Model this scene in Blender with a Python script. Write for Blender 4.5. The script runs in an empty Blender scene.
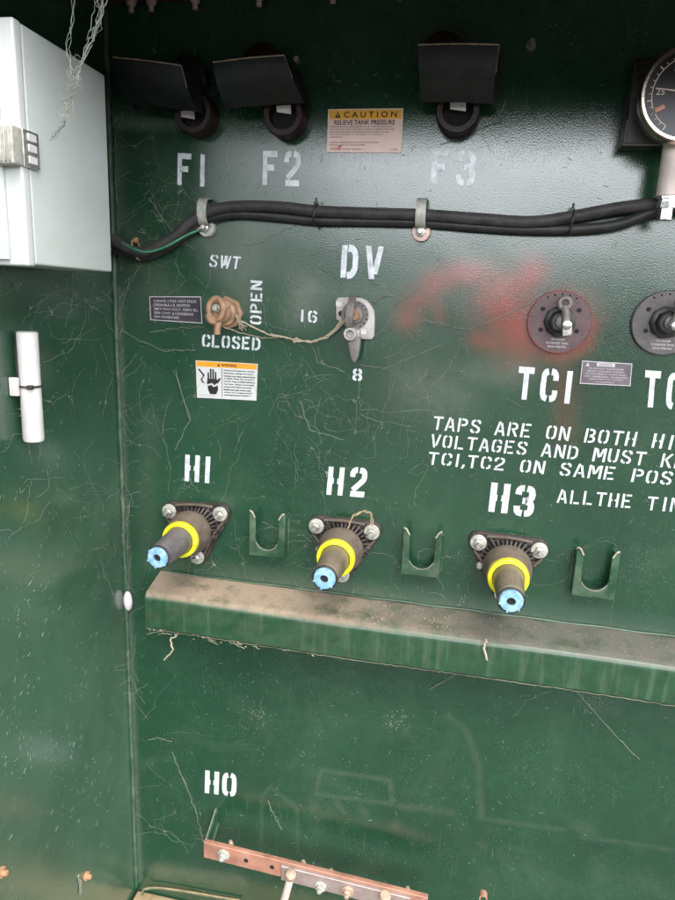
import bpy, bmesh, math, random
import numpy as np
from mathutils import Vector, Matrix
random.seed(7); rng = np.random.default_rng(5)
S = bpy.context.scene; C = S.collection
PI = math.pi
Z0 = 1.35          # height of the camera above the ground
# ------------------------------------------------------------------ camera frame (solved from vanishing points)
F = 650.0
A = np.array([np.array(v, float)/np.linalg.norm(v) for v in ((3194,-310,-650),(130,145,650),(90,2870,-650))])
_u,_s,_vt = np.linalg.svd(A); M = _u@_vt
def W(px, py, h=0.0):
    "point of the plane standing h in front of the tank wall"
    w = M@np.array([px-337.5, 450-py, F]); t = (1-h)/w[1]
    return Vector((w[0]*t, -1+w[1]*t, Z0+w[2]*t))
def LW(px, py, x):
    "point of the plane parallel to the side wall at x"
    w = M@np.array([px-337.5, 450-py, F]); t = x/w[0]
    return Vector((x, -1+w[1]*t, Z0+w[2]*t))
XC = W(122,500).x
# ------------------------------------------------------------------ materials
def mat(name, col, rough=.5, metal=0, var=.25, scale=60, bump=.1, bscale=200, dust=0., dcol=(.33,.27,.2), coat=0, spec=.5, updust=0., dscale=25, detail=6):
    m = bpy.data.materials.new(name); m.use_nodes = True
    nt = m.node_tree; N = nt.nodes; Lk = nt.links; b = N['Principled BSDF']
    tc0 = N.new('ShaderNodeTexCoord'); oi = N.new('ShaderNodeObjectInfo'); tc = N.new('ShaderNodeVectorMath'); tc.operation='ADD'
    Lk.new(tc0.outputs['Object'], tc.inputs[0]); Lk.new(oi.outputs['Location'], tc.inputs[1])
    n1 = N.new('ShaderNodeTexNoise'); n1.inputs['Scale'].default_value = scale; n1.inputs['Detail'].default_value = detail
    Lk.new(tc.outputs['Vector'], n1.inputs['Vector'])
    r1 = N.new('ShaderNodeMapRange'); r1.inputs['From Min'].default_value=.3; r1.inputs['From Max'].default_value=.7
    r1.inputs['To Min'].default_value=1-var; r1.inputs['To Max'].default_value=1+var
    Lk.new(n1.outputs['Fac'], r1.inputs['Value'])
    mx = N.new('ShaderNodeVectorMath'); mx.operation='SCALE'; mx.inputs[0].default_value=col[:3]
    Lk.new(r1.outputs['Result'], mx.inputs['Scale'])
    out = mx.outputs['Vector']
    b.inputs['Roughness'].default_value = rough; b.inputs['Metallic'].default_value = metal
    b.inputs['Specular IOR Level'].default_value = spec
    b.inputs['Coat Weight'].default_value = coat; b.inputs['Coat Roughness'].default_value = .12
    if dust > 0 or updust > 0:
        n2 = N.new('ShaderNodeTexNoise'); n2.inputs['Scale'].default_value = dscale; n2.inputs['Detail'].default_value = 8; n2.inputs['Roughness'].default_value=.7
        Lk.new(tc.outputs['Vector'], n2.inputs['Vector'])
        r2 = N.new('ShaderNodeMapRange'); r2.inputs['From Min'].default_value=.42; r2.inputs['From Max'].default_value=.72
        r2.inputs['To Max'].default_value = dust
        Lk.new(n2.outputs['Fac'], r2.inputs['Value']); fac = r2.outputs['Result']
        if updust > 0:
            g = N.new('ShaderNodeNewGeometry'); sx = N.new('ShaderNodeSeparateXYZ'); Lk.new(g.outputs['Normal'], sx.inputs[0])
            u = N.new('ShaderNodeMapRange'); u.inputs['From Min'].default_value=.35; u.inputs['From Max'].default_value=.9; u.inputs['To Max'].default_value=updust
            Lk.new(sx.outputs['Z'], u.inputs['Value'])
            ns = N.new('ShaderNodeMapRange'); ns.inputs['From Min'].default_value=.32; ns.inputs['From Max'].default_value=.52
            ns.inputs['To Min'].default_value=.3
            Lk.new(n2.outputs['Fac'], ns.inputs['Value'])
            mm = N.new('ShaderNodeMath'); mm.operation='MULTIPLY'; Lk.new(u.outputs['Result'], mm.inputs[0]); Lk.new(ns.outputs['Result'], mm.inputs[1])
            ad = N.new('ShaderNodeMath'); ad.operation='MAXIMUM'; Lk.new(mm.outputs[0], ad.inputs[0]); Lk.new(fac, ad.inputs[1]); fac = ad.outputs[0]
        mc = N.new('ShaderNodeMix'); mc.data_type='RGBA'; Lk.new(fac, mc.inputs['Factor']); Lk.new(out, mc.inputs['A']); mc.inputs['B'].default_value=(*dcol,1)
        out = mc.outputs['Result']
        rr = N.new('ShaderNodeMapRange'); rr.inputs['To Min'].default_value=rough; rr.inputs['To Max'].default_value=.9
        Lk.new(fac, rr.inputs['Value']); Lk.new(rr.outputs['Result'], b.inputs['Roughness'])
    Lk.new(out, b.inputs['Base Color'])
    if bump > 0:
        n3 = N.new('ShaderNodeTexNoise'); n3.inputs['Scale'].default_value=bscale; n3.inputs['Detail'].default_value=4
        Lk.new(tc.outputs['Vector'], n3.inputs['Vector'])
        bp = N.new('ShaderNodeBump'); bp.inputs['Strength'].default_value=bump; bp.inputs['Distance'].default_value=.002
        Lk.new(n3.outputs['Fac'], bp.inputs['Height']); Lk.new(bp.outputs['Normal'], b.inputs['Normal'])
    return m

GREEN = (.0095,.041,.0215)
def wall_mat(name, attrs=True, hz=.35):
    m = bpy.data.materials.new(name); m.use_nodes=True
    nt = m.node_tree; N = nt.nodes; Lk = nt.links; b = N['Principled BSDF']
    tc = N.new('ShaderNodeTexCoord')
    def noise(sc, det=5, ro=.6, vec=None, dist=0):
        n = N.new('ShaderNodeTexNoise'); n.inputs['Scale'].default_value=sc; n.inputs['Detail'].default_value=det; n.inputs['Roughness'].default_value=ro; n.inputs['Distortion'].default_value=dist
        Lk.new(vec or tc.outputs['Object'], n.inputs['Vector']); return n.outputs['Fac']
    def rng_(v,a,b_,c=0,d=1):
        r = N.new('ShaderNodeMapRange'); r.inputs['From Min'].default_value=a; r.inputs['From Max'].default_value=b_; r.inputs['To Min'].default_value=c; r.inputs['To Max'].default_value=d
        Lk.new(v, r.inputs['Value']); return r.outputs['Result']
    def mth(op,a,b_):
        q = N.new('ShaderNodeMath'); q.operation=op; q.use_clamp = op!='MULTIPLY_ADD'
        for i,v in enumerate((a,b_)):
            if isinstance(v,(int,float)): q.inputs[i].default_value=v
            else: Lk.new(v,q.inputs[i])
        return q.outputs[0]
    def mix(f,a,b_):
        q = N.new('ShaderNodeMix'); q.data_type='RGBA'
        if isinstance(f,(int,float)): q.inputs['Factor'].default_value=f
        else: Lk.new(f,q.inputs['Factor'])
        for k,v in (('A',a),('B',b_)):
            if isinstance(v,tuple): q.inputs[k].default_value=(*v,1)
            else: Lk.new(v,q.inputs[k])
        return q.outputs['Result']
    col = mix(rng_(noise(3.5,4),.35,.65), GREEN, (.015,.060,.031))
    col = mix(mth('MULTIPLY',rng_(noise(40,6,.7),.45,.75),.35), col, (.022,.082,.043))
    # fine dust haze
    if attrs: haze = mth('MULTIPLY', rng_(noise(7,9,.75,dist=.6),.5,.85), .13)
    else:
        so_ = N.new('ShaderNodeSeparateXYZ'); Lk.new(tc.outputs['Object'], so_.inputs[0])
        haze = mth('MULTIPLY', rng_(noise(6,9,.7,dist=.5),.3,.8,.35,1), rng_(so_.outputs['Z'],Z0-.12,Z0-.42,.04,.46))
    # dust specks
    v = N.new('ShaderNodeTexVoronoi'); v.inputs['Scale'].default_value=150; Lk.new(tc.outputs['Object'], v.inputs['Vector'])
    sp = rng_(v.outputs['Distance'],.14,.05)
    sx = N.new('ShaderNodeSeparateColor'); Lk.new(v.outputs['Color'], sx.inputs[0])
    spk = mth('MULTIPLY', sp, rng_(sx.outputs[0],.80,.92))
    spk = mth('MULTIPLY', spk, rng_(noise(5,3),.42,.6))
    v2 = N.new('ShaderNodeTexVoronoi'); v2.inputs['Scale'].default_value=420; Lk.new(tc.outputs['Object'], v2.inputs['Vector'])
    sx2 = N.new('ShaderNodeSeparateColor'); Lk.new(v2.outputs['Color'], sx2.inputs[0])
    sp2 = mth('MULTIPLY', rng_(v2.outputs['Distance'],.35,.1), rng_(sx2.outputs[1],.8,.95))
    sp2 = mth('MULTIPLY', sp2, rng_(noise(9,4),.45,.7))
    dust = mth('MAXIMUM', spk, mth('MULTIPLY', sp2, .8))
    dust = mth('MAXIMUM', dust, haze)
    # fine scratches : stretched noise
    mp = N.new('ShaderNodeMapping'); mp.inputs['Scale'].default_value=(260,260,14); mp.inputs['Rotation'].default_value=(.12,.15,0)
    Lk.new(tc.outputs['Object'], mp.inputs['Vector'])
    scr = mth('MULTIPLY', rng_(noise(1,3,.5,mp.outputs['Vector']),.66,.80), rng_(noise(6,3),.40,.65))
    dust = mth('MAXIMUM', dust, mth('MULTIPLY', scr, .4 if attrs else .8))
    if attrs:
        def att(n):
            a = N.new('ShaderNodeAttribute'); a.attribute_name=n; return a.outputs['Fac']
        red = mth('MULTIPLY', att('red'), rng_(noise(28,8,.75),.3,.62,.55,1))
        red = mth('MULTIPLY', red, rng_(noise(700,2,.6),.3,.6,.55,1))
        col = mix(mth('MULTIPLY',red,.97), col, (.34,.042,.032))
        du = mth('MULTIPLY', att('dust'), rng_(noise(55,9,.8),.3,.7,.25,1))
        dust = mth('MAXIMUM', dust, du)
        sc = mth('MULTIPLY', att('scuff'), rng_(noise(45,7,.75),.3,.6,.2,1))
        dust = mth('MAXIMUM', dust, mth('MULTIPLY', sc, .24))
    col = mix(mth('MULTIPLY',dust,.75), col, (.30,.29,.24) if attrs else (.19,.29,.205))
    Lk.new(col, b.inputs['Base Color'])
    rr = mth('ADD', rng_(noise(12,6,.7),.35,.7,.11,.17), mth('MULTIPLY',dust,.45 if attrs else .18))
    Lk.new(rr, b.inputs['Roughness'])
    b.inputs['Specular IOR Level'].default_value=.5
    b.inputs['Coat Weight'].default_value=1.0; b.inputs['Coat Roughness'].default_value=.085
    bp = N.new('ShaderNodeBump'); bp.inputs['Strength'].default_value=.16; bp.inputs['Distance'].default_value=.0012
    Lk.new(noise(520,3,.5), bp.inputs['Height'])
    bp2 = N.new('ShaderNodeBump'); bp2.inputs['Strength'].default_value=.35; bp2.inputs['Distance'].default_value=.006
    Lk.new(noise(5,2,.5), bp2.inputs['Height']); Lk.new(bp.outputs['Normal'], bp2.inputs['Normal'])
    Lk.new(bp2.outputs['Normal'], b.inputs['Normal'])
    Lk.new(bp2.outputs['Normal'], b.inputs['Coat Normal'])
    return m

m_wall = wall_mat('green_enamel_front'); m_side = wall_mat('green_enamel_side', False)
m_green = mat('green_enamel_parts',(.014,.062,.029),.28,var=.3,scale=30,bump=.15,bscale=250,dust=.5,updust=.0,coat=.3,dcol=(.2,.22,.17))
m_ledge = mat('green_enamel_ledge',(.016,.058,.027),.3,var=.22,scale=60,bump=.15,bscale=250,dust=.10,updust=.97,coat=.3,dcol=(.24,.19,.135),dscale=24)
nt_=m_ledge.node_tree; mc=[n for n in nt_.nodes if n.type=='MIX'][0]
_tc=nt_.nodes.new('ShaderNodeTexCoord'); _s=nt_.nodes.new('ShaderNodeSeparateXYZ'); nt_.links.new(_tc.outputs['Object'],_s.inputs[0])
_n=nt_.nodes.new('ShaderNodeTexNoise'); _n.inputs['Scale'].default_value=9; _n.inputs['Detail'].default_value=7; nt_.links.new(_tc.outputs['Object'],_n.inputs['Vector'])
_a=nt_.nodes.new('ShaderNodeMath'); _a.operation='MULTIPLY_ADD'; nt_.links.new(_n.outputs['Fac'],_a.inputs[0]); _a.inputs[1].default_value=.5; nt_.links.new(_s.outputs['X'],_a.inputs[2])
_r=nt_.nodes.new('ShaderNodeMapRange'); _r.inputs['From Min'].default_value=.0; _r.inputs['From Max'].default_value=.30; nt_.links.new(_a.outputs[0],_r.inputs['Value'])
_m=nt_.nodes.new('ShaderNodeMix'); _m.data_type='RGBA'; nt_.links.new(_r.outputs[0],_m.inputs['Factor']); _m.inputs['A'].default_value=(.34,.26,.19,1); _m.inputs['B'].default_value=(.115,.11,.09,1)
nt_.links.new(_m.outputs['Result'],mc.inputs['B'])
_b=nt_.nodes['Principled BSDF']; _src=_b.inputs['Base Color'].links[0].from_socket
_mp=nt_.nodes.new('ShaderNodeMapping'); _mp.inputs['Scale'].default_value=(95,95,9); nt_.links.new(_tc.outputs['Object'],_mp.inputs['Vector'])
_n2=nt_.nodes.new('ShaderNodeTexNoise'); _n2.inputs['Detail'].default_value=6; _n2.inputs['Scale'].default_value=1; nt_.links.new(_mp.outputs[0],_n2.inputs['Vector'])
_r2=nt_.nodes.new('ShaderNodeMapRange'); _r2.inputs['From Min'].default_value=.52; _r2.inputs['From Max'].default_value=.72; _r2.inputs['To Max'].default_value=.2; nt_.links.new(_n2.outputs['Fac'],_r2.inputs['Value'])
_m2=nt_.nodes.new('ShaderNodeMix'); _m2.data_type='RGBA'; nt_.links.new(_r2.outputs[0],_m2.inputs['Factor']); nt_.links.new(_src,_m2.inputs['A']); _m2.inputs['B'].default_value=(.17,.20,.14,1)
nt_.links.new(_m2.outputs['Result'],_b.inputs['Base Color'])
m_hood = mat('dark_hood_paint',(.075,.022,.024),.5,var=.4,bump=.2)
m_paint = mat('stencil_paint',(.70,.72,.76),.34,coat=.5,var=.10,scale=35,bump=.1,dust=.6,dcol=(.13,.19,.15),dscale=95)
m_box = mat('pale_grey_enamel',(.50,.545,.525),.38,var=.05,scale=9,bump=.15,bscale=500,dust=.18,dcol=(.4,.36,.28),coat=.2)
m_boxedge = mat('white_enamel_lip',(.55,.575,.56),.35,var=.05,scale=9,bump=.1,dust=.15,dcol=(.5,.48,.4))
m_zinc = mat('zinc',(.62,.60,.56),.42,1,var=.25,scale=90,bump=.3,dust=.5,dcol=(.36,.33,.28),dscale=60)
m_zincl = mat('galvanised_washer',(.44,.44,.40),.55,.35,var=.25,scale=120,bump=.35,dust=.4,dcol=(.42,.38,.3),dscale=80)
m_steel = mat('brushed_steel',(.68,.67,.65),.25,1,var=.15,scale=40,bump=.1)
m_darkhole = mat('dark_opening',(.01,.009,.009),.8,var=.3,bump=0)
m_black = mat('black_plastic',(.012,.012,.013),.4,var=.4,scale=60,bump=.15,dust=.35,dcol=(.14,.12,.1),dscale=60)
m_flange = mat('sooty_flange',(.012,.011,.011),.5,var=.5,scale=90,bump=.5,dust=.6,updust=.25,dcol=(.17,.13,.10),dscale=70)
m_cable = mat('cable_rubber',(.022,.021,.022),.6,var=.35,scale=80,bump=.25,bscale=400,dust=.45,updust=.55,dcol=(.115,.095,.09),dscale=55)
m_cableb = mat('cable_rubber_clean',(.014,.014,.016),.5,var=.3,scale=80,bump=.2,bscale=400,dust=.2,updust=.3,dcol=(.1,.085,.08),dscale=55)
m_collar = mat('brown_dusty_epoxy',(.085,.066,.05),.6,var=.3,scale=80,bump=.3,dust=.6,updust=.5,dcol=(.21,.165,.12),dscale=60)
m_tube = mat('brown_insulating_tube',(.115,.092,.058),.42,var=.35,scale=50,bump=.3,dust=.65,updust=.35,dcol=(.23,.19,.145),dscale=70,coat=.25)
m_tubeg = mat('grey_insulating_tube',(.075,.07,.072),.42,var=.35,scale=50,bump=.3,dust=.6,updust=.35,dcol=(.20,.185,.185),dscale=70,coat=.25)
m_yellow = mat('yellow_ring',(.83,.74,.01),.4,var=.15,scale=60,bump=.2,dust=.4,dcol=(.4,.33,.1),dscale=60)
m_blue = mat('blue_cap',(.17,.37,.54),.5,var=.25,scale=90,bump=.3,dust=.55,dcol=(.45,.5,.52),dscale=90)
m_tan = mat('tan_handle',(.36,.20,.115),.5,var=.3,scale=70,bump=.4,dust=.5,updust=.25,dcol=(.42,.33,.24),dscale=70)
m_grey = mat('cast_grey',(.42,.40,.38),.55,.3,var=.2,scale=80,bump=.4,dust=.4,updust=.4,dcol=(.42,.37,.31),dscale=60)
m_dgrey = mat('cast_dark_grey',(.15,.14,.135),.5,.3,var=.25,scale=80,bump=.4,dust=.45,updust=.3,dcol=(.3,.26,.22),dscale=60)
m_red = mat('fuse_collar_red',(.014,.003,.0035),.5,var=.35,scale=60,bump=.3)
m_fplate = mat('drip_guard_plastic',(.005,.007,.009),.45,var=.25,scale=40,bump=.15,dust=.25,dcol=(.07,.07,.065),dscale=40)
m_seam = mat('dusty_seam',(.02,.07,.035),.6,var=.3,scale=30,bump=.3,dust=.8,dcol=(.16,.19,.14),dscale=40)
m_edged = mat('dirt_line',(.16,.15,.11),.9,var=.6,scale=30,bump=.2)
m_edge = mat('guard_lip_dust',(.30,.24,.18),.7,var=.4,scale=90,bump=.2)
m_copper = mat('copper_bar',(.40,.19,.13),.55,.35,var=.4,scale=28,bump=.35,dust=.6,dcol=(.42,.27,.21),dscale=22)
m_tinned = mat('tinned_bar',(.38,.30,.28),.45,.5,var=.2,scale=60,bump=.2,dust=.4,dcol=(.4,.32,.28),dscale=50)
m_bronze = mat('bronze_bolt',(.55,.40,.30),.45,.6,var=.25,scale=70,bump=.3,dust=.5,dcol=(.5,.42,.34),dscale=80)
m_post = mat('pale_post',(.62,.52,.48),.5,.1,var=.12,scale=40,bump=.15,dust=.2)
m_white = mat('white_plastic',(.58,.56,.55),.42,var=.16,scale=25,bump=.15,dust=.35,dcol=(.42,.38,.35),dscale=40)
m_gw = mat('green_wire',(.03,.20,.10),.5,var=.3,bump=.1,dust=.4,dcol=(.2,.25,.2))
m_twine = mat('twine',(.42,.36,.26),.8,var=.3,scale=300,bump=.4,bscale=900)
m_web = mat('web_silk',(.22,.235,.195),.8,var=.4,scale=50,bump=0)
m_fibre = mat('dust_fibre',(.24,.28,.22),.85,var=.5,scale=40,bump=0)
m_litter = mat('dry_litter',(.38,.27,.16),.85,var=.4,scale=80,bump=0)
m_orange = mat('sticker_orange',(.85,.33,.02),.4,var=.05,bump=.05,dust=.12,dcol=(.5,.3,.1))
m_amber = mat('sticker_amber',(.95,.47,.03),.4,var=.05,bump=.05,dust=.12,dcol=(.6,.4,.2))
m_pink = mat('sticker_faded_pink',(.90,.66,.59),.45,var=.05,bump=.05,dust=.12,dcol=(.6,.45,.4))
m_swhite = mat('sticker_white',(.60,.61,.60),.4,var=.04,bump=.05,dust=.15,dcol=(.45,.42,.36))
m_ink = mat('sticker_ink',(.015,.014,.016),.5,var=.1,bump=0)
m_inkred = mat('sticker_red_ink',(.40,.02,.02),.5,var=.1,bump=0)
m_plate = mat('nameplate_black',(.030,.026,.036),.35,var=.2,bump=.1,dust=.25,dcol=(.15,.13,.13))
m_plateg = mat('nameplate_grey',(.12,.095,.11),.35,.2,var=.2,bump=.1,dust=.3,dcol=(.25,.2,.2))
m_lett = mat('plate_lettering',(.55,.52,.54),.5,var=.15,bump=0)
m_disc = mat('tap_dial',(.07,.062,.062),.42,var=.3,scale=50,bump=.2,dust=.5,dcol=(.18,.15,.145),dscale=45)
m_discr = mat('tap_dial_red_haze',(.085,.042,.045),.42,var=.3,scale=50,bump=.2,dust=.6,dcol=(.16,.13,.125),dscale=35)
m_rim_red = mat('rim_overspray',(.24,.03,.03),.5,var=.4,scale=60,bump=.1)
m_copring = mat('gauge_bezel',(.80,.62,.55),.22,1,var=.2,scale=15,bump=.05)
m_dial = mat('dial_black',(.016,.013,.014),.3,var=.2,bump=0)
m_dialw = mat('dial_marks',(.72,.60,.57),.5,var=.1,bump=0)
m_salmon = mat('dial_pointer',(.66,.36,.30),.5,var=.1,bump=0)
m_salm = mat('washer_pinkish',(.62,.46,.42),.5,.3,var=.2,scale=90,bump=.3,dust=.3)
m_rust = mat('rust',(.40,.20,.09),.8,var=.5,scale=120,bump=.6,dust=.5,dcol=(.5,.4,.3),dscale=90)
m_crumb = mat('dirt_crumb',(.30,.24,.17),.9,var=.4,scale=80,bump=0)
m_cocoon = mat('cocoon_silk',(.66,.62,.66),.7,var=.1,scale=60,bump=.3)
m_ground = mat('gravel',(.09,.085,.075),.9,var=.35,scale=9,bump=.6,bscale=30)
m_grass = mat('distant_ground',(.36,.33,.29),.9,var=.3)
m_sill = mat('sill_dusty',(.03,.075,.04),.45,var=.3,scale=30,bump=.3,dust=.6,updust=.9,dcol=(.42,.30,.18),dscale=22)

# ------------------------------------------------------------------ mesh helpers (all write into a bmesh)
def BM(): return bmesh.new()
def box(bm, lo, hi, bev=0, seg=2):
    c = [(a+b)/2 for a,b in zip(lo,hi)]; s = [abs(b-a) for a,b in zip(lo,hi)]
    g = bmesh.ops.create_cube(bm, size=1)['verts']
    for v in g: v.co = Vector((v.co.x*s[0]+c[0], v.co.y*s[1]+c[1], v.co.z*s[2]+c[2]))
    if bev:
        es = {e for v in g for e in v.link_edges}
        bmesh.ops.bevel(bm, geom=list(es), offset=bev, segments=seg, affect='EDGES', profile=.6)
    return g
def frame(d):
    d = d.normalized(); a = Vector((0,0,1)) if abs(d.z) < .9 else Vector((1,0,0))
    u = d.cross(a).normalized(); return u, d.cross(u)
def lathe(bm, c, d, prof, n=32, cap=True):
    "profile = [(distance along d, radius)]"
    c = Vector(c); d = Vector(d).normalized(); u,v = frame(d); rings = []
    for t,r in prof:
        rings.append([bm.verts.new(c+d*t+(u*math.cos(2*PI*k/n)+v*math.sin(2*PI*k/n))*max(r,1e-5)) for k in range(n)])
    for a,b in zip(rings,rings[1:]):
        for k in range(n): bm.faces.new((a[k],a[(k+1)%n],b[(k+1)%n],b[k]))
    if cap:
        bm.faces.new(rings[0][::-1]); bm.faces.new(rings[-1])
def tube(bm, pts, r, n=8, smooth=0, cap=True):
    pts = [Vector(p) for p in pts]
    if smooth and len(pts) > 2:
        q = []
        P = [pts[0]*2-pts[1]]+pts+[pts[-1]*2-pts[-2]]
        for i in range(1,len(P)-2):
            for k in range(smooth):
                t = k/smooth; a,b,c,d = P[i-1:i+3]
                q.append(.5*((2*b)+(c-a)*t+(2*a-5*b+4*c-d)*t*t+(3*b-a-3*c+d)*t**3))
        q.append(pts[-1]); pts = q
    R = r if isinstance(r,(list,tuple)) else None
    u = None; rings=[]
    for i,p in enumerate(pts):
        d = (pts[min(i+1,len(pts)-1)]-pts[max(i-1,0)])
        if d.length < 1e-9: d = Vector((1,0,0))
        d.normalize()
        if u is None: u,_ = frame(d)
        u = (u-d*u.dot(d))
        if u.length < 1e-6: u,_ = frame(d)
        u.normalize(); v = d.cross(u)
        rr = r if R is None else R[0]+(R[1]-R[0])*i/max(1,len(pts)-1)
        rings.append([bm.verts.new(p+(u*math.cos(2*PI*k/n)+v*math.sin(2*PI*k/n))*rr) for k in range(n)])
    for a,b in zip(rings,rings[1:]):
        for k in range(n): bm.faces.new((a[k],a[(k+1)%n],b[(k+1)%n],b[k]))
    if cap and n > 2:
        bm.faces.new(rings[0][::-1]); bm.faces.new(rings[-1])
def prism(bm, poly, y0, y1, bev=0, seg=2):
    "poly = [(x,z)], extruded from y0 (back) to y1 (front)"
    a = [bm.verts.new((x,y0,z)) for x,z in poly]; b = [bm.verts.new((x,y1,z)) for x,z in poly]
    n = len(poly); fs = [bm.faces.new(a), bm.faces.new(b[::-1])]
    for k in range(n): fs.append(bm.faces.new((a[k],b[k],b[(k+1)%n],a[(k+1)%n])))
    bmesh.ops.recalc_face_normals(bm, faces=fs)
    if bev:
        bmesh.ops.bevel(bm, geom=list(fs[1].edges), offset=bev, segments=seg, affect='EDGES', profile=.6)
def torus(bm, c, d, R, r, n=32, k=10, sx=1, sz=1):
    c = Vector(c); d = Vector(d).normalized(); u,v = frame(d); rings=[]
    for i in range(n):
        a = 2*PI*i/n; o = u*math.cos(a)*sx+v*math.sin(a)*sz; on = o.normalized()
        rings.append([bm.verts.new(c+o*R+(on*math.cos(2*PI*j/k)+d*math.sin(2*PI*j/k))*r) for j in range(k)])
    for i in range(n):
        A_,B_ = rings[i],rings[(i+1)%n]
        for j in range(k): bm.faces.new((A_[j],A_[(j+1)%k],B_[(j+1)%k],B_[j]))
def solid(bm, th):
    for fc in list(bm.faces): fc.normal_update()
    bmesh.ops.recalc_face_normals(bm, faces=bm.faces)
    bmesh.ops.solidify(bm, geom=list(bm.faces), thickness=th)
def circ(cx,cz,r,n=24,a0=0,a1=2*PI,end=False):
    m = n if not end else n-1
    return [(cx+r*math.cos(a0+(a1-a0)*k/m), cz+r*math.sin(a0+(a1-a0)*k/m)) for k in range(n)]
def obj(name, bm, m, parent=None, smooth=True, loc=None, label=None):
    bmesh.ops.recalc_face_normals(bm, faces=bm.faces)
    me = bpy.data.meshes.new(name); bm.to_mesh(me); bm.free()
    for p in me.polygons: p.use_smooth = smooth
    if smooth and len(me.polygons): me.set_sharp_from_angle(angle=math.radians(38))
    me.materials.append(m)
    o = bpy.data.objects.new(name, me); C.objects.link(o)
    if parent: o.parent = parent
    if loc is not None: o.location = loc
    if label: o['label'] = label
    return o
def tag(o, label, cat, group=None, kind=None):
    o['label'] = label; o['category'] = cat
    if group: o['group'] = group
    if kind: o['kind'] = kind
    return o
def thing(name, label, cat, loc=(0,0,0), group=None):
    o = bpy.data.objects.new(name, None); C.objects.link(o); o.empty_display_size=.02
    o.location = loc; return tag(o, label, cat, group)
def dup(root, loc, label):
    r = root.copy(); C.objects.link(r); r.location = loc; r['label'] = label
    for ch in list(root.children):
        c = ch.copy(); C.objects.link(c); c.parent = r
        for g in ch.children:
            d = g.copy(); C.objects.link(d); d.parent = c
    return r
OUT = Vector((0,-1,0))
def bolt(bm, c, r=.008, h=.006, d=OUT, washer=1.6, stud=0):
    c = Vector(c); d = Vector(d).normalized(); u,v = frame(d)
    lathe(bm, c, d, [(0,r*washer),(.0018,r*washer),(.0022,r*washer*.95)], 24)
    lathe(bm, c+d*.0022, d, [(0,r),(h*.8,r),(h,r*.82)], 6)
    if stud: lathe(bm, c+d*.0022, d, [(h*.9,r*.55),(h+stud,r*.55),(h+stud+.001,r*.4)], 12)

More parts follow.
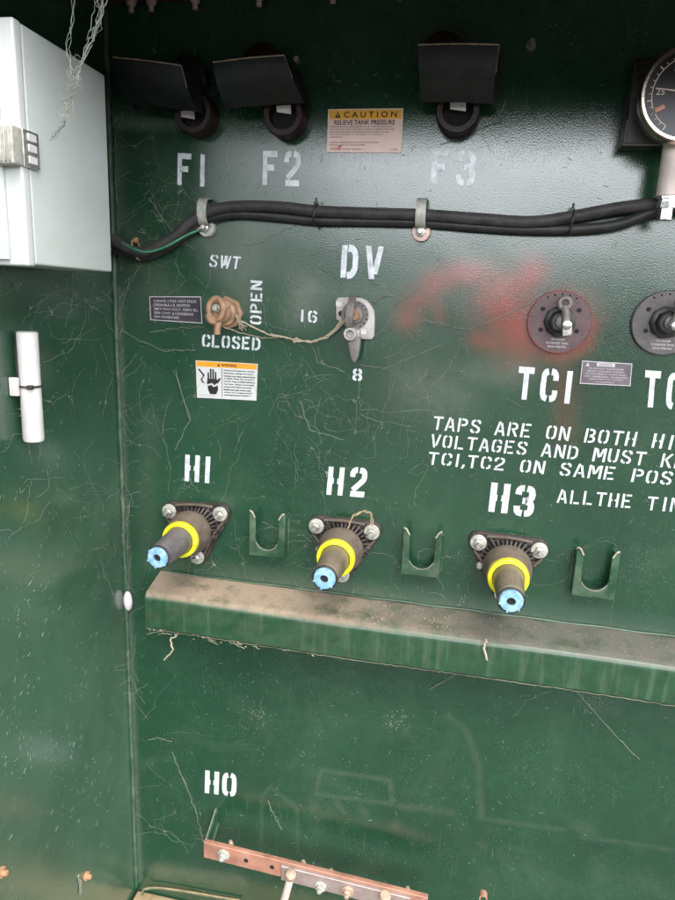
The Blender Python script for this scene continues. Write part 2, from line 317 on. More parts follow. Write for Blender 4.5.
# ------------------------------------------------------------------ stencil font
def _m(pl): return [(5-x,y) for x,y in pl]
_half = [(2.05,7.35),(.95,7.0),(.7,5.6),(.7,2.4),(.95,1.0),(2.05,.65)]
G = {
 'F':[[(.7,0),(.7,8)],[(1.35,7.35),(4.6,7.35)],[(1.35,4.1),(3.6,4.1)]],
 '1':[[(1.4,0),(1.4,8)]], 'I':[[(2.0,0),(2.0,8)]],
 '2':[[(.65,5.4),(.7,6.9),(1.5,7.4),(2.1,7.4)],[(2.8,7.4),(4.2,7.2),(4.4,5.2),(3.6,4.1),(2.4,3.0),(1.0,1.7)],[(.4,.65),(4.8,.65)]],
 '3':[[(.65,5.6),(.8,7.1),(1.5,7.4),(2.1,7.4)],[(2.8,7.4),(4.1,7.2),(4.4,5.6),(4.1,4.6),(3.1,4.15)],[(3.2,3.85),(4.3,3.4),(4.4,1.6),(3.9,.75),(2.8,.6)],[(2.1,.6),(1.2,.7),(.7,1.2),(.6,2.5)],[(1.9,4.05),(2.7,4.05)]],
 '0':[_half,_m(_half)], 'O':[_half,_m(_half)],
 '8':[[(2.1,7.4),(1.0,7.1),(.8,5.6),(1.0,4.5),(1.9,4.1),(.8,3.4),(.7,1.8),(1.0,.8),(2.1,.6)],_m([(2.1,7.4),(1.0,7.1),(.8,5.6),(1.0,4.5),(1.9,4.1),(.8,3.4),(.7,1.8),(1.0,.8),(2.1,.6)])],
 '6':[_half,[(2.8,7.4),(3.9,7.2),(4.3,6.8),(4.3,5.8)],[(2.4,4.4),(3.7,4.3),(4.4,3.4),(4.3,1.6),(3.9,.8),(2.8,.6)]],
 'C':[_half,[(2.9,7.35),(3.9,7.2),(4.35,6.6),(4.35,5.2)],[(2.9,.65),(3.9,.8),(4.35,1.4),(4.35,2.8)]],
 'G':[_half,[(2.9,7.35),(3.9,7.2),(4.35,6.6),(4.35,5.4)],[(2.9,.65),(3.9,.8),(4.35,1.4),(4.35,3.0)],[(2.7,3.6),(5.0,3.6)]],
 'D':[[(.7,0),(.7,8)],[(1.9,7.4),(3.3,7.2),(4.3,6.0),(4.4,4.0),(4.3,2.0),(3.3,.8),(1.9,.6)]],
 'H':[[(.7,0),(.7,8)],[(1.36,4.0),(1.9,4.0)],[(4.2,0),(4.2,8)],[(3.0,4.0),(3.54,4.0)]],
 'A':[[(.5,0),(2.0,8)],[(4.5,0),(2.9,7.2)],[(1.9,2.5),(3.3,2.5)]],
 'B':[[(.7,0),(.7,8)],[(1.9,7.4),(3.6,7.3),(4.2,6.4),(4.2,5.3),(3.6,4.4),(2.3,4.1)],[(2.3,3.8),(3.9,3.5),(4.5,2.6),(4.4,1.4),(3.8,.7),(1.9,.6)]],
 'E':[[(.7,0),(.7,8)],[(1.9,7.35),(4.5,7.35)],[(1.36,4.1),(3.7,4.1)],[(1.9,.65),(4.6,.65)]],
 'K':[[(.7,0),(.7,8)],[(4.4,8),(1.8,4.2)],[(2.4,4.0),(4.5,0)]],
 'L':[[(.7,0),(.7,8)],[(1.9,.65),(4.6,.65)]],
 'M':[[(.7,0),(.7,8)],[(5.5,0),(5.5,8)],[(1.6,7.6),(2.9,2.6)],[(4.6,7.6),(3.4,3.0)]],
 'N':[[(.7,0),(.7,8)],[(4.4,0),(4.4,8)],[(1.5,7.2),(3.6,.8)]],
 'P':[[(.7,0),(.7,8)],[(1.9,7.4),(3.6,7.2),(4.3,6.4),(4.3,5.0),(3.6,4.1),(1.9,3.9)]],
 'R':[[(.7,0),(.7,8)],[(1.9,7.4),(3.6,7.2),(4.3,6.4),(4.3,5.0),(3.6,4.2),(1.9,4.0)],[(2.7,3.5),(4.5,0)]],
 'S':[[(4.3,5.7),(4.3,6.7),(3.9,7.3),(2.9,7.4)],[(2.2,7.4),(1.0,7.2),(.7,6.0),(.9,5.0),(1.8,4.5),(3.2,3.8),(4.2,3.0),(4.3,1.8),(3.9,.8),(2.9,.6)],[(2.2,.6),(1.1,.8),(.7,1.4),(.7,2.4)]],
 'T':[[(.1,7.35),(4.9,7.35)],[(2.5,0),(2.5,6.7)]],
 'U':[[(.7,8),(.7,2.4),(.95,1.0),(2.05,.65)],[(4.3,8),(4.3,2.4),(4.05,1.0),(2.95,.65)]],
 'V':[[(.7,8),(2.3,0)],[(4.6,8),(3.1,1.2)]],
 'W':[[(.6,8),(1.8,0)],[(5.9,8),(4.6,0)],[(3.0,8),(2.6,1.5)],[(3.7,8),(3.9,2)]],
 ',':[[(1.0,1.6),(1.2,.9),(.5,-.9)]],
}
ADV = {'1':3.6,'I':4.6,',':2.6,'M':7.0,'W':7.3,' ':5.8}
def chaikin(p, it=2):
    for _ in range(it):
        q=[p[0]]
        for a,b in zip(p,p[1:]):
            q += [(a[0]*.75+b[0]*.25,a[1]*.75+b[1]*.25),(a[0]*.25+b[0]*.75,a[1]*.25+b[1]*.75)]
        q.append(p[-1]); p=q
    return p
def stencil(text, bl, br, tl, sw=1.3, ref=None, gap=0, name='stencil_lettering', parent=None, label=None, rot=False, skips=()):
    "affine fit: bl/br = pixels at the two ends of the baseline of `ref` (default whole text), tl = pixel at the top of the first letter"
    def width(t): return sum(ADV.get(ch,6.2)+gap for ch in t)-((ADV.get(t[-1],6.2)+gap)-(5 if t[-1] not in ADV else {'1':2.05,'I':2.7}.get(t[-1],ADV[t[-1]]-1.2)))
    P0,P1,P2 = W(*bl),W(*br),W(*tl)
    ux = (P1-P0)/width(ref or text); uz = (P2-P0)/8
    bm = BM(); x0 = 0; k = 0
    for ch in text:
        jx, jz = random.uniform(-.1,.1), random.uniform(-.12,.12)
        for st in G.get(ch,[]):
            pl = chaikin(st) if len(st) > 3 else st
            hw = sw/2; L_=[];R_=[]
            for i,p in enumerate(pl):
                a = pl[max(i-1,0)]; b = pl[min(i+1,len(pl)-1)]
                dx,dy = b[0]-a[0],b[1]-a[1]; l = math.hypot(dx,dy) or 1
                nx,ny = -dy/l*hw, dx/l*hw
                if len(st)==2 and abs(dx)>.3 and abs(dy)>2: # slanted bars end square to the baseline
                    nx,ny = hw*l/abs(dy)*.96,0
                L_.append((p[0]+nx,p[1]+ny)); R_.append((p[0]-nx,p[1]-ny))
            k += 1; off = Vector((0,-.0005-.00004*(k%7),0))
            # edge wobble: sprayed paint
            mk = lambda q: bm.verts.new(P0+ux*(q[0]+x0+jx+random.uniform(-.05,.05))+uz*(q[1]+jz+random.uniform(-.05,.05))+off)
            Lv=[mk(q) for q in L_]; Rv=[mk(q) for q in R_]
            for i in range(len(pl)-1): bm.faces.new((Lv[i],Lv[i+1],Rv[i+1],Rv[i]))
        x0 += ADV.get(ch,6.2)+gap
    return obj(name, bm, m_paint, parent, smooth=False, label=label)

def text_into(string, P0, P1, P2, m, parent, name='lettering', off=.0010, ofs=0.0, spacing=1.0, halfw=False):
    "built-in font; P0 bottom-left, P1 bottom-right, P2 top-left in world"
    cu = bpy.data.curves.new('t','FONT'); cu.body = string; cu.size = 1; cu.offset = ofs; cu.space_character = spacing
    cu.resolution_u = 3
    to = bpy.data.objects.new('t',cu); C.objects.link(to)
    dg = bpy.context.evaluated_depsgraph_get(); me = bpy.data.meshes.new_from_object(to.evaluated_get(dg))
    bpy.data.objects.remove(to); bpy.data.curves.remove(cu)
    co = [v.co.copy() for v in me.vertices]
    x0=min(c.x for c in co); x1=max(c.x for c in co); y0=min(c.y for c in co); y1=max(c.y for c in co)
    P0,P1,P2 = map(Vector,(P0,P1,P2))
    nrm = (P1-P0).cross(P2-P0).normalized()
    if nrm.y > 0: nrm = -nrm
    for v,c in zip(me.vertices,co):
        v.co = P0+(P1-P0)*((c.x-x0)/(x1-x0))+(P2-P0)*((c.y-y0)/(y1-y0))+nrm*off
    me.materials.append(m); me.name=name
    o = bpy.data.objects.new(name,me); C.objects.link(o); o.parent = parent
    return o
def qbil(c,u,v):  # c = bl,br,tr,tl world corners
    return (c[0]*(1-u)+c[1]*u)*(1-v)+(c[3]*(1-u)+c[2]*u)*v
def quad(bm, c, u0,v0,u1,v1, off, thick=0):
    p=[qbil(c,u,v)+Vector((0,-off,0)) for u,v in ((u0,v0),(u1,v0),(u1,v1),(u0,v1))]
    a=[bm.verts.new(q) for q in p]; bm.faces.new(a)
    if thick:
        b=[bm.verts.new(q+Vector((0,thick,0))) for q in p]; bm.faces.new(b[::-1])
        for k in range(4): bm.faces.new((a[k],b[k],b[(k+1)%4],a[(k+1)%4]))

# ================================================================== SETTING
# ground
bm = BM(); box(bm,(-40,-40,-.3),(40,40,0)); g = obj('ground',bm,m_ground,smooth=False); g['kind']='structure'

# tank wall : fine sheet with pigment masks + body behind
gx = np.arange(XC-.02, .80, .004); gz = np.arange(0, Z0+.60, .004)
X,Zz = np.meshgrid(gx,gz); V = np.stack([X.ravel(), np.zeros(X.size), Zz.ravel()],1)
nx,nz = len(gx),len(gz); idx = np.arange(nx*nz).reshape(nz,nx)
faces = np.stack([idx[:-1,:-1].ravel(),idx[:-1,1:].ravel(),idx[1:,1:].ravel(),idx[1:,:-1].ravel()],1)
nv = len(V)
bx0 = [(XC-.02,.004,0),(.80,.004,0),(.80,.004,Z0+.6),(XC-.02,.004,Z0+.6),(XC-.02,.8,0),(.80,.8,0),(.80,.8,Z0+.6),(XC-.02,.8,Z0+.6)]
bx0=[(1.8 if x==.80 else x,y,z) for x,y,z in bx0]
bf = [(0,1,2,3),(5,4,7,6),(4,0,3,7),(1,5,6,2),(3,2,6,7),(4,5,1,0)]
me = bpy.data.meshes.new('tank_wall')
me.from_pydata(np.vstack([V,np.array(bx0)]).tolist(), [], faces.tolist()+[tuple(nv+i for i in f) for f in bf])
def mask(segs):
    out = np.zeros(nv)
    for pts,r,s in segs:
        w = [W(*p) for p in pts]; r = r/620.
        for a,b in zip(w,w[1:] if len(w)>1 else w):
            ax,az,bx_,bz = a.x,a.z,b.x,b.z; dx,dz = bx_-ax,bz-az; l = dx*dx+dz*dz+1e-9
            t = np.clip(((V[:,0]-ax)*dx+(V[:,2]-az)*dz)/l,0,1)
            d = np.hypot(V[:,0]-ax-t*dx, V[:,2]-az-t*dz)
            out = np.maximum(out, s*np.exp(-(d/r)**2))
    return out
red = mask([([(408,318),(418,300),(428,290)],13,.55),([(432,284),(460,272),(485,276),(493,290),(492,304)],12,.7),
            ([(500,288),(520,284),(532,272)],14,.85),([(500,295),(515,315),(525,335)],15,.9),([(545,285),(590,300),(598,320)],9,.25),
            ([(528,318),(535,345),(560,356),(584,345),(590,325)],9,.6),([(480,338),(500,345),(522,350)],11,.5),([(436,300),(440,315)],8,.4),
            ([(563,372),(566,400),(566,432)],12,.20),([(503,300),(520,332)],26,.85)])
dust_sheen = mask([([(245,245),(240,300)],22,.30),([(305,290),(300,310)],20,.42),([(415,385),(450,395)],30,.30),([(185,225),(230,250)],25,.2),  # dust smudges, plus a whitish sheen patch painted in above the tap notice
              ([(130,240),(160,290)],25,.22),([(150,150),(200,220)],30,.12),([(470,375),(520,372)],16,.25),([(150,560),(145,480),(150,420)],14,.15),
              ([(200,580),(320,590),(470,610),(670,640)],9,.30),([(165,600),(165,570)],6,.2),([(150,870),(240,880)],10,.2),
              ([(560,225),(660,240)],16,.14),([(480,170),(530,200)],9,.16),([(118,290),(124,500),(132,700),(140,880)],4.5,.42),
              ([(240,705),(265,722)],14,.08),([(390,720),(405,728)],12,.08),([(590,700),(612,708)],10,.10)])
scf = mask([([(316,794),(321,770),(390,780),(392,804),(316,794)],2.6,.75),([(261,862),(262,796),(270,787),(297,808),(298,852)],2.2,.55),
            ([(448,716),(466,730),(479,765),(481,818)],4,.5),([(478,818),(520,824),(566,830)],3,.5),([(400,806),(452,812)],5,.5),
            ([(582,838),(625,842),(672,850)],3,.4),([(575,825),(592,832)],8,.45),([(336,802),(344,812)],4,.5),([(360,806),(366,814)],4,.5),
            ([(350,205),(420,380)],3,.15),([(560,590),(566,600)],4,.3)])
for n,a in (('red',red),('dust',dust_sheen),('scuff',scf)):
    at = me.attributes.new(n,'FLOAT','POINT'); at.data.foreach_set('value', np.concatenate([a,np.zeros(8)]).astype(np.float32))
me.materials.append(m_wall); me.update()
wall = bpy.data.objects.new('tank_wall',me); C.objects.link(wall)
tag(wall,'dark green enamelled steel tank wall with white stencilled markings facing the camera','tank wall')

# side wall
bm = BM(); box(bm,(XC-.025,-1.75,0.03),(XC,-.0005,Z0+.52),.002,1)
side = obj('side_wall',bm,m_side); tag(side,'dusty green steel side panel at the left, meeting the tank wall at a right angle','side panel')
# welded / sealed corner line
bm = BM(); pts=[]
for i in range(60):
    z = .17+i*(Z0+.42-.17)/59; pts.append((XC+.003+random.uniform(-.0006,.0006),-.003+random.uniform(-.0006,.0006),z))
tube(bm,pts,.0036,6); obj('seam_bead',bm,m_seam,wall)
bm = BM()
for i in range(6):
    z=.3+i*.22+random.uniform(-.03,.03)
# hood over the compartment
bm = BM()
za, zb = Z0+.53, Z0+.405
th=.012
vs=[(XC-.03,.03,za),(1.8,.03,za),(1.8,-.36,zb),(XC-.03,-.36,zb)]
lo=[bm.verts.new(v) for v in vs]; hi=[bm.verts.new((v[0],v[1],v[2]+th)) for v in vs]
bm.faces.new(lo[::-1]); bm.faces.new(hi)
for k in range(4): bm.faces.new((lo[k],hi[k],hi[(k+1)%4],lo[(k+1)%4]))
box(bm,(XC-.03,-.380,zb-.092),(1.8,-.3605,zb+.014))
hood = obj('cabinet_hood',bm,m_hood,smooth=False); tag(hood,'dark steel hood roofing over the top of the compartment','hood')
# flange strip with bolts at the top
zf = W(300,6).z
bm = BM(); box(bm,(XC+.002,-.032,zf+.012),(.79,-.0005,zf+.026),.002)
fl = obj('top_flange',bm,m_hood); tag(fl,'dark bolted flange strip running along the top of the tank wall','flange')
for px,py,s in ((80,10,1.7),(131,3,1),(151,-2,1),(195,4,1),(259,2,1),(333,0,1),(400,-3,1),(470,-4,1),(585,-6,1)):
    p = W(px,py,.018); bm = BM()
    lathe(bm,(p.x,-.018,zf+.012),(0,0,-1),[(0,.009*s),(.002,.009*s),(.002,.0065*s),(.008,.0065*s),(.008,.004*s),(.017*s,.0038*s)],12)
    obj('bolt',bm,m_salm if s==1 else m_rust,fl)
# bottom sill flange of the tank
zs = W(138,889).z
bm = BM(); box(bm,(XC+.004,-.075,zs-.05),(.79,-.0005,zs),.006,3)
sl = obj('bottom_sill',bm,m_sill); tag(sl,'dusty bottom sill flange with tan dirt along the foot of the tank wall','sill')
bm=BM(); tube(bm,[W(142,893,.03)+Vector((0,0,-.004)),W(146,889,.012),W(170,889.5,.008),W(240,901,.006)],.0026,8,4)
obj('weld_bead',bm,m_sill,sl)

# ledge (channel under the bushings)
zl = W(145,592,.085).z; zlb = W(148,628,.085).z; xl = W(145,592,.085).x
bm = BM(); ztop = Z0-.486; zbot = Z0-.549
vs = [(xl,-.086,ztop),(XC+.066,-.0005,ztop+.002)]
poly = [(-.0005,ztop+.003),(-.072,ztop+.0),(-.0775,ztop-.001),(-.0815,ztop-.0032),(-.0845,ztop-.0065),(-.0858,ztop-.010),(-.086,ztop-.014),(-.086,zbot+.003),(-.083,zbot),(-.0005,zbot+.003)]
nseg = 60; rings=[]
for i in range(nseg+1):
    t=i/nseg; x = xl+(.79-xl)*t
    rings.append([bm.verts.new((x+(0 if i else (.012*(1+y/.086)*-1.2)),y,z+math.sin(x*9)*.0012+random.uniform(-.0002,.0002))) for y,z in poly])
for a,b in zip(rings,rings[1:]):
    for k in range(len(poly)-1): bm.faces.new((a[k],b[k],b[k+1],a[k+1]))
bm.faces.new(rings[0]); bm.faces.new(rings[-1][::-1])
ledge = obj('support_ledge',bm,m_ledge); tag(ledge,'long green steel ledge with tan dust on top, welded under the three bushings','ledge')
bm=BM(); tube(bm,[(x,-.003,ztop+.005+math.sin(x*60)*.0006) for x in np.linspace(xl+.01,.78,80)],.0016,6)
obj('weld_bead',bm,m_green,ledge)
bm=BM(); tube(bm,[(x,-.0845+random.uniform(-.0006,.0006),zbot-.0005+math.sin(x*9)*.0012+random.uniform(-.001,.0006)) for x in np.linspace(xl+.0,.78,260)],.0006,5)
obj('dirt_edge',bm,m_edged,ledge)

# ================================================================== STENCILS (children of the tank wall)
def L_(t): return f'white stencilled "{t}" painted on the green wall'
st = lambda t,bl,br,tl,**k: stencil(t,bl,br,tl,parent=wall,label=L_(k.pop('say',t)),**k)
st('F1',(177.5,185),(204,187),(178,153),gap=.9,sw=1.45)
st('F2',(262.5,185),(300,186),(263,151),sw=1.45,gap=.6)
st('F3',(431,184),(474,186),(432.5,150),sw=1.45,gap=.6)
st('SWT',(209,267),(239.5,269.5),(211,254.5),sw=1.2)
st('DV',(341,277.5),(380,279),(343,245),sw=1.75,gap=1.2)
st('16',(299.5,321.5),(317,323),(300,309.5),sw=1.3,gap=.9)
st('8',(352.5,380.5),(362,381),(353,368.5),sw=1.5)
st('CLOSED',(202,346.5),(260,350.5),(202.5,334),sw=1.45,gap=-.1)
st('OPEN',(261.5,325),(262.5,281),(250,324),sw=1.3)
st('TC1',(516,399),(569,403.5),(519,367),sw=1.6,gap=.9)
st('TC2',(642,407),(706,412),(645,371),sw=1.6,gap=.9)
st('H1',(184.5,481),(209,483),(185.5,454.5),sw=1.55,gap=.2)
st('H2',(327,494),(364.5,497),(329.5,466),sw=1.6,gap=.6)
st('H3',(488.5,511.5),(532,516),(492,482.5),sw=1.7,gap=.6)
st('H0',(205.5,792.5),(236,796.5),(206,770),sw=1.7,gap=.2)
st('TAPS ARE ON BOTH HIGH',(432,429.6),(635,446.5),(434.2,416.0),ref='TAPS ARE ON BOTH',sw=1.1)
st('VOLTAGES AND MUST KEEP',(429.5,446.8),(644,465.5),(431.5,433.8),ref='VOLTAGES AND MUST',sw=1.1)
st('TC1,TC2 ON SAME POSITION',(427.5,464.2),(614,480.3),(429.5,451.5),ref='TC1,TC2 ON SAME',sw=1.1)
st('ALLTHE TIME',(556.5,502.5),(631,508.5),(558.5,489),ref='ALLTHE',sw=1.1)

# ================================================================== STICKERS AND PLATES
def corners(bl,br,tr,tl,h=0): return [W(*q,h) for q in (bl,br,tr,tl)]
def line_text(s,c,u0,u1,v0,v1,m,par,**k): return text_into(s,qbil(c,u0,v0),qbil(c,u1,v0),qbil(c,u0,v1),m,par,**k)
# CAUTION
c = corners((327,152.5),(401.5,153),(403.5,108.5),(328.5,109.5))
bm=BM(); quad(bm,c,0,0,1,1,.0016,.0014); s1=obj('caution_sticker',bm,m_pink,smooth=False)
tag(s1,'faded pink and orange CAUTION sticker beside the middle and right drip guards','sticker')
bm=BM(); quad(bm,c,.02,.765,.98,.97,.0019); obj('header_band',bm,m_amber,s1,smooth=False)
line_text('C A U T I O N',c,.215,.92,.80,.935,m_ink,s1,off=.0022,ofs=.02)
bm=BM()
a=[qbil(c,.095,.795),qbil(c,.175,.795),qbil(c,.135,.945)]; bm.faces.new([bm.verts.new(p+Vector((0,-.0022,0))) for p in a]); obj('alert_triangle',bm,m_ink,s1,smooth=False)
line_text('!',c,.128,.142,.81,.90,m_amber,s1,off=.0025,name='alert_mark')
line_text('RELIEVE TANK PRESSURE',c,.09,.90,.635,.745,m_ink,s1,off=.0022,ofs=.015)
body=['OPERATE PRESSURE RELIEF VALVE OR VENT BEFORE REMOVING','ANY TANK MOUNTED COMPONENT OR BEFORE OPENING THE COVER.','FAILURE TO RELIEVE TANK PRESSURE MAY RESULT IN OIL','SPRAYING AND INJURY TO PERSONNEL OR DAMAGE TO','COMPONENTS.','','CAREFULLY READ AND FOLLOW ALL INSTRUCTIONS','SUPPLIED WITH THIS TRANSFORMER.']
for i,t in enumerate(body):
    if t: line_text(t,c,.03,.03+.0158*len(t),.575-.060*i,.575-.060*i+.032,m_ink,s1,off=.0020)
line_text('COOPER',c,.05,.20,.055,.105,m_inkred,s1,off=.0022,ofs=.03,name='maker_logo')
line_text('Power Systems',c,.22,.47,.05,.10,m_ink,s1,off=.0022)
bm=BM(); bm.faces.new([bm.verts.new(qbil(c,u,v)+Vector((0,-.0022,0))) for u,v in ((.14,.12),(.19,.125),(.215,.165),(.16,.15))]); obj('logo_swoosh',bm,m_inkred,s1,smooth=False)
line_text('A-14082',c,.86,.95,.06,.09,m_ink,s1,off=.0022)
# WARNING with hand
c = corners((197.5,397.5),(256.5,400.5),(258,363.8),(196,360.2))
bm=BM(); quad(bm,c,0,0,1,1,.0016,.0014); s2=obj('warning_sticker',bm,m_swhite,smooth=False)
tag(s2,'white sticker with orange WARNING band and black shocked hand, under the word CLOSED','sticker')
bm=BM(); quad(bm,c,.012,.845,.988,.985,.0019); obj('header_band',bm,m_orange,s2,smooth=False)
line_text('WARNING',c,.42,.67,.875,.955,m_ink,s2,off=.0022,ofs=.02)
bm=BM(); bm.faces.new([bm.verts.new(qbil(c,u,v)+Vector((0,-.0022,0))) for u,v in ((.355,.875),(.40,.875),(.378,.955))]); obj('alert_triangle',bm,m_ink,s2,smooth=False)
bm=BM()
def hp(ps,off=.0022):
    bm.faces.new([bm.verts.new(qbil(c,u,v)+Vector((0,-off,0))) for u,v in ps])
for u,v0,v1 in ((.205,.52,.70),(.245,.52,.80),(.285,.52,.79),(.325,.50,.72)): hp([(u-.014,v0),(u+.014,v0),(u+.012,v1),(u-.012,v1)])
hp([(.18,.38),(.27,.42),(.30,.36),(.36,.44),(.345,.53),(.19,.53)],.0023); hp([(.35,.40),(.40,.50),(.41,.56),(.385,.56),(.345,.49)],.0024)
hp([(.19,.33),(.25,.37),(.29,.31),(.36,.36),(.365,.24),(.33,.12),(.23,.12),(.20,.22)],.0025)
hp([(.035,.77),(.055,.79),(.145,.62),(.12,.60)]); hp([(.12,.60),(.145,.62),(.095,.50),(.075,.51)],.0024); hp([(.075,.50),(.095,.51),(.135,.42),(.115,.40)],.0026)
obj('shock_hand_symbol',bm,m_ink,s2,smooth=False)
bm=BM(); quad(bm,c,.425,.03,.432,.83,.0021); quad(bm,c,.05,.07,.30,.075,.0022); obj('divider_line',bm,m_ink,s2,smooth=False)
for i,t in enumerate(['Padmounted equipment contains','hazardous voltage and parts.','Contact can cause severe shock','or death. Keep this enclosure','locked. Only qualified persons','may enter. Always de-energize','and ground before touching.','Follow the safe work rules','of your own company and all','warnings placed inside it.']):
    line_text(t,c,.46,.46+.0172*len(t),.755-.074*i,.755-.074*i+.046,m_ink,s2,off=.0022,ofs=.03)
# switch nameplate
c = corners((151,320),(203,323.5),(201.5,296.5),(150,296.5))
bm=BM(); quad(bm,c,0,0,1,1,.002,.0018); s3=obj('switch_nameplate',bm,m_plate,smooth=False)
tag(s3,'black engraved nameplate with five lines of white text, left of the tan switch handle','nameplate')
bm=BM()
for a in ((0,0,1,.03),(0,.97,1,1),(0,.03,.015,.97),(.985,.03,1,.97)): quad(bm,c,*a,.0024)
obj('plate_border',bm,m_lett,s3,smooth=False)
for i,t in enumerate(['3 PHASE 2 POS. HOT STICK','OPERABLE L.B. SWITCH','38KV MAX.VOLT. 150KV BIL.','300A CONT. & LOADBREAK','10KA MOMENTARY']):
    line_text(t,c,.08,.08+.0345*len(t),.765-.163*i,.765-.163*i+.105,m_lett,s3,off=.0024)
# tap warning plate
c = corners((579.5,383.5),(630,386),(632,363.5),(582,360.5))
bm=BM(); quad(bm,c,0,0,1,1,.002,.0018); s4=obj('tap_warning_plate',bm,m_plateg,smooth=False)
tag(s4,'small grey WARNING plate with white print, between the two tap dials and their lettering','nameplate')
bm=BM()
for a in ((0,0,1,.035),(0,.965,1,1),(0,.035,.015,.965),(.985,.035,1,.965)): quad(bm,c,*a,.0024)
quad(bm,c,.30,.80,.66,.95,.0023); obj('plate_border',bm,m_lett,s4,smooth=False)
line_text('WARNING',c,.34,.62,.83,.925,m_plate,s4,off=.0026)
for i,t in enumerate(['DE-ENERGIZE TRANSFORMER','BEFORE CHANGING POSITION.','DO NOT OPERATE HANDLE WHILE','UNIT IS ENERGIZED. ARCING MAY','CAUSE INJURY OR DAMAGE','TO EQUIPMENT.']):
    w=.030*len(t); line_text(t,c,.5-w/2,.5+w/2,.665-.118*i,.665-.118*i+.07,m_lett,s4,off=.0024)
bm=BM(); bm.faces.new([bm.verts.new(qbil(c,u,v)+Vector((0,-.0024,0))) for u,v in ((.08,.78),(.16,.78),(.12,.93))]); obj('alert_triangle',bm,m_lett,s4,smooth=False)

# ================================================================== FUSE WELLS WITH DRIP GUARDS
def fuse(label, ring_px, plate, flange_up, tag_px):
    rc = W(*ring_px,.03); t = thing('fuse_well',label,'fuse well',(rc.x,0,rc.z),'fuse wells under drip guards along the top')
    o = Vector((rc.x,0,rc.z))
    bm=BM(); lathe(bm,(0,0,0),OUT,[(0,.030),(.028,.030),(.032,.028),(.032,.021),(.014,.020)],36,cap=False)
    obj('collar',bm,m_red,t)
    bm=BM(); lathe(bm,(0,-.012,0),OUT,[(0,.021),(.002,.021),(.002,.001)],28); obj('cavity',bm,m_darkhole,t)
    q = W(*tag_px,.026)-o
    bm=BM(); pl=[(q.x-.010,q.z-.003),(q.x+.011,q.z-.006),(q.x+.010,q.z+.006),(q.x-.011,q.z+.005)]
    prism(bm,pl,-.026,-.028); obj('tag',bm,m_white,t,smooth=False)
    f = W(*flange_up,.02)-o
    bm=BM(); lathe(bm,(f.x,0,f.z),OUT,[(0,.030),(.022,.030),(.024,.026),(.024,.0)],28,cap=False); obj('head_flange',bm,m_red,t)
    # plate: curved sheet with side cheeks
    TL,TR,BR,BL = [W(px,py,h)-o for px,py,h in plate]
    bm=BM(); n=10; rows=[]
    for i in range(n+1):
        v=i/n; a=TL.lerp(BL,v); b=TR.lerp(BR,v); bow=Vector((0,-.010*math.sin(PI*v),0))
        rows.append([bm.verts.new(a.lerp(b,j/8)+bow+Vector((0,-.003*math.sin(PI*j/8),0))) for j in range(9)])
    for r0,r1 in zip(rows,rows[1:]):
        for j in range(8): bm.faces.new((r0[j],r0[j+1],r1[j+1],r1[j]))
    # cheeks back to the wall
    for col in (0,8):
        last=None
        for r_ in rows:
            v=r_[col]; b=bm.verts.new((v.co.x+(.004 if col==0 else -.004)*0+ (0.006 if col else -.002), max(v.co.y*.35,-.02), v.co.z))
            if last: bm.faces.new((last[0],v,b,last[1]))
            last=(v,b)
    solid(bm, .002)
    obj('drip_guard',bm,m_fplate,t)
    bm=BM(); tube(bm,[TL+Vector((0,0,.001)),TL.lerp(TR,.5)+Vector((0,-.003,.001)),TR+Vector((0,0,.001))],.0011,5,4)
    tube(bm,[TR+Vector((0,0,.001)),TR.lerp(BR,.5)+Vector((0,-.010,0))],.0008,4)
    obj('guard_lip',bm,m_edge,t)
    # small mounting bolt
    return t
fuse('left drip-guarded fuse well, its guard skewed and almost lost in the dark above F1',(193,112),[(113,58,.085),(181,66,.085),(198,112,.045),(128,104,.045)],(187,78),(188,115))
fuse('middle drip-guarded fuse well above F2 with its guard tilted to the left',(283,114),[(213,63,.080),(284,56,.080),(304,103,.042),(226,109,.042)],(262,66),(284,110))
fuse('right drip-guarded fuse well above F3 with a square level guard',(458,110),[(418,45.5,.078),(499,45.5,.078),(492,104,.042),(421,102,.042)],(442,56),(458,107))
# stud
p=W(531,46); bm=BM(); lathe(bm,p,OUT,[(0,.0065),(.003,.0065),(.003,.0035),(.018,.0035)],14); o=obj('threaded_stud',bm,m_dgrey); tag(o,'small dull metal stud standing alone right of the F3 drip guard','stud')
p=W(297,60); bm=BM(); lathe(bm,p,OUT,[(0,.004),(.006,.004)],10); o=obj('rivet',bm,m_zinc); tag(o,'tiny bright rivet right of the F2 drip guard','rivet')

# ================================================================== CABLES
def P(px,py,h): return W(px,py,h)
c_up=[(95,222,.03),(112,240,.03),(140,252,.028),(170,240,.024),(190,222,.022),(207,212,.020),(235,206.5,.018),(280,207,.018),(316,211,.018),(360,213,.018),(422,215,.018),(480,219,.018),(530,222,.018),(570,217,.020),(620,208,.024),(670,203,.03),(720,201,.04)]
c_lo=[(95,232,.02),(112,247,.02),(140,256.5,.016),(165,249,.014),(190,230,.012),(207,219,.011),(235,214,.010),(280,217,.010),(316,220.5,.010),(360,221,.010),(422,222.5,.010),(480,227,.010),(530,229.5,.011),(580,229,.012),(620,224,.018),(655,212,.026),(700,205,.035)]
c_th=[(95,226,.012),(114,243,.012),(150,249,.010),(180,240,.010),(205,218,.012),(250,211,.012),(316,216,.010),(422,219,.010)]
bm=BM(); tube(bm,[P(*q) for q in c_up],.0082,14,8); k1=obj('black_cable',bm,m_cable); tag(k1,'upper thick dusty black cable clipped across the tank wall','cable','black cables across the wall')
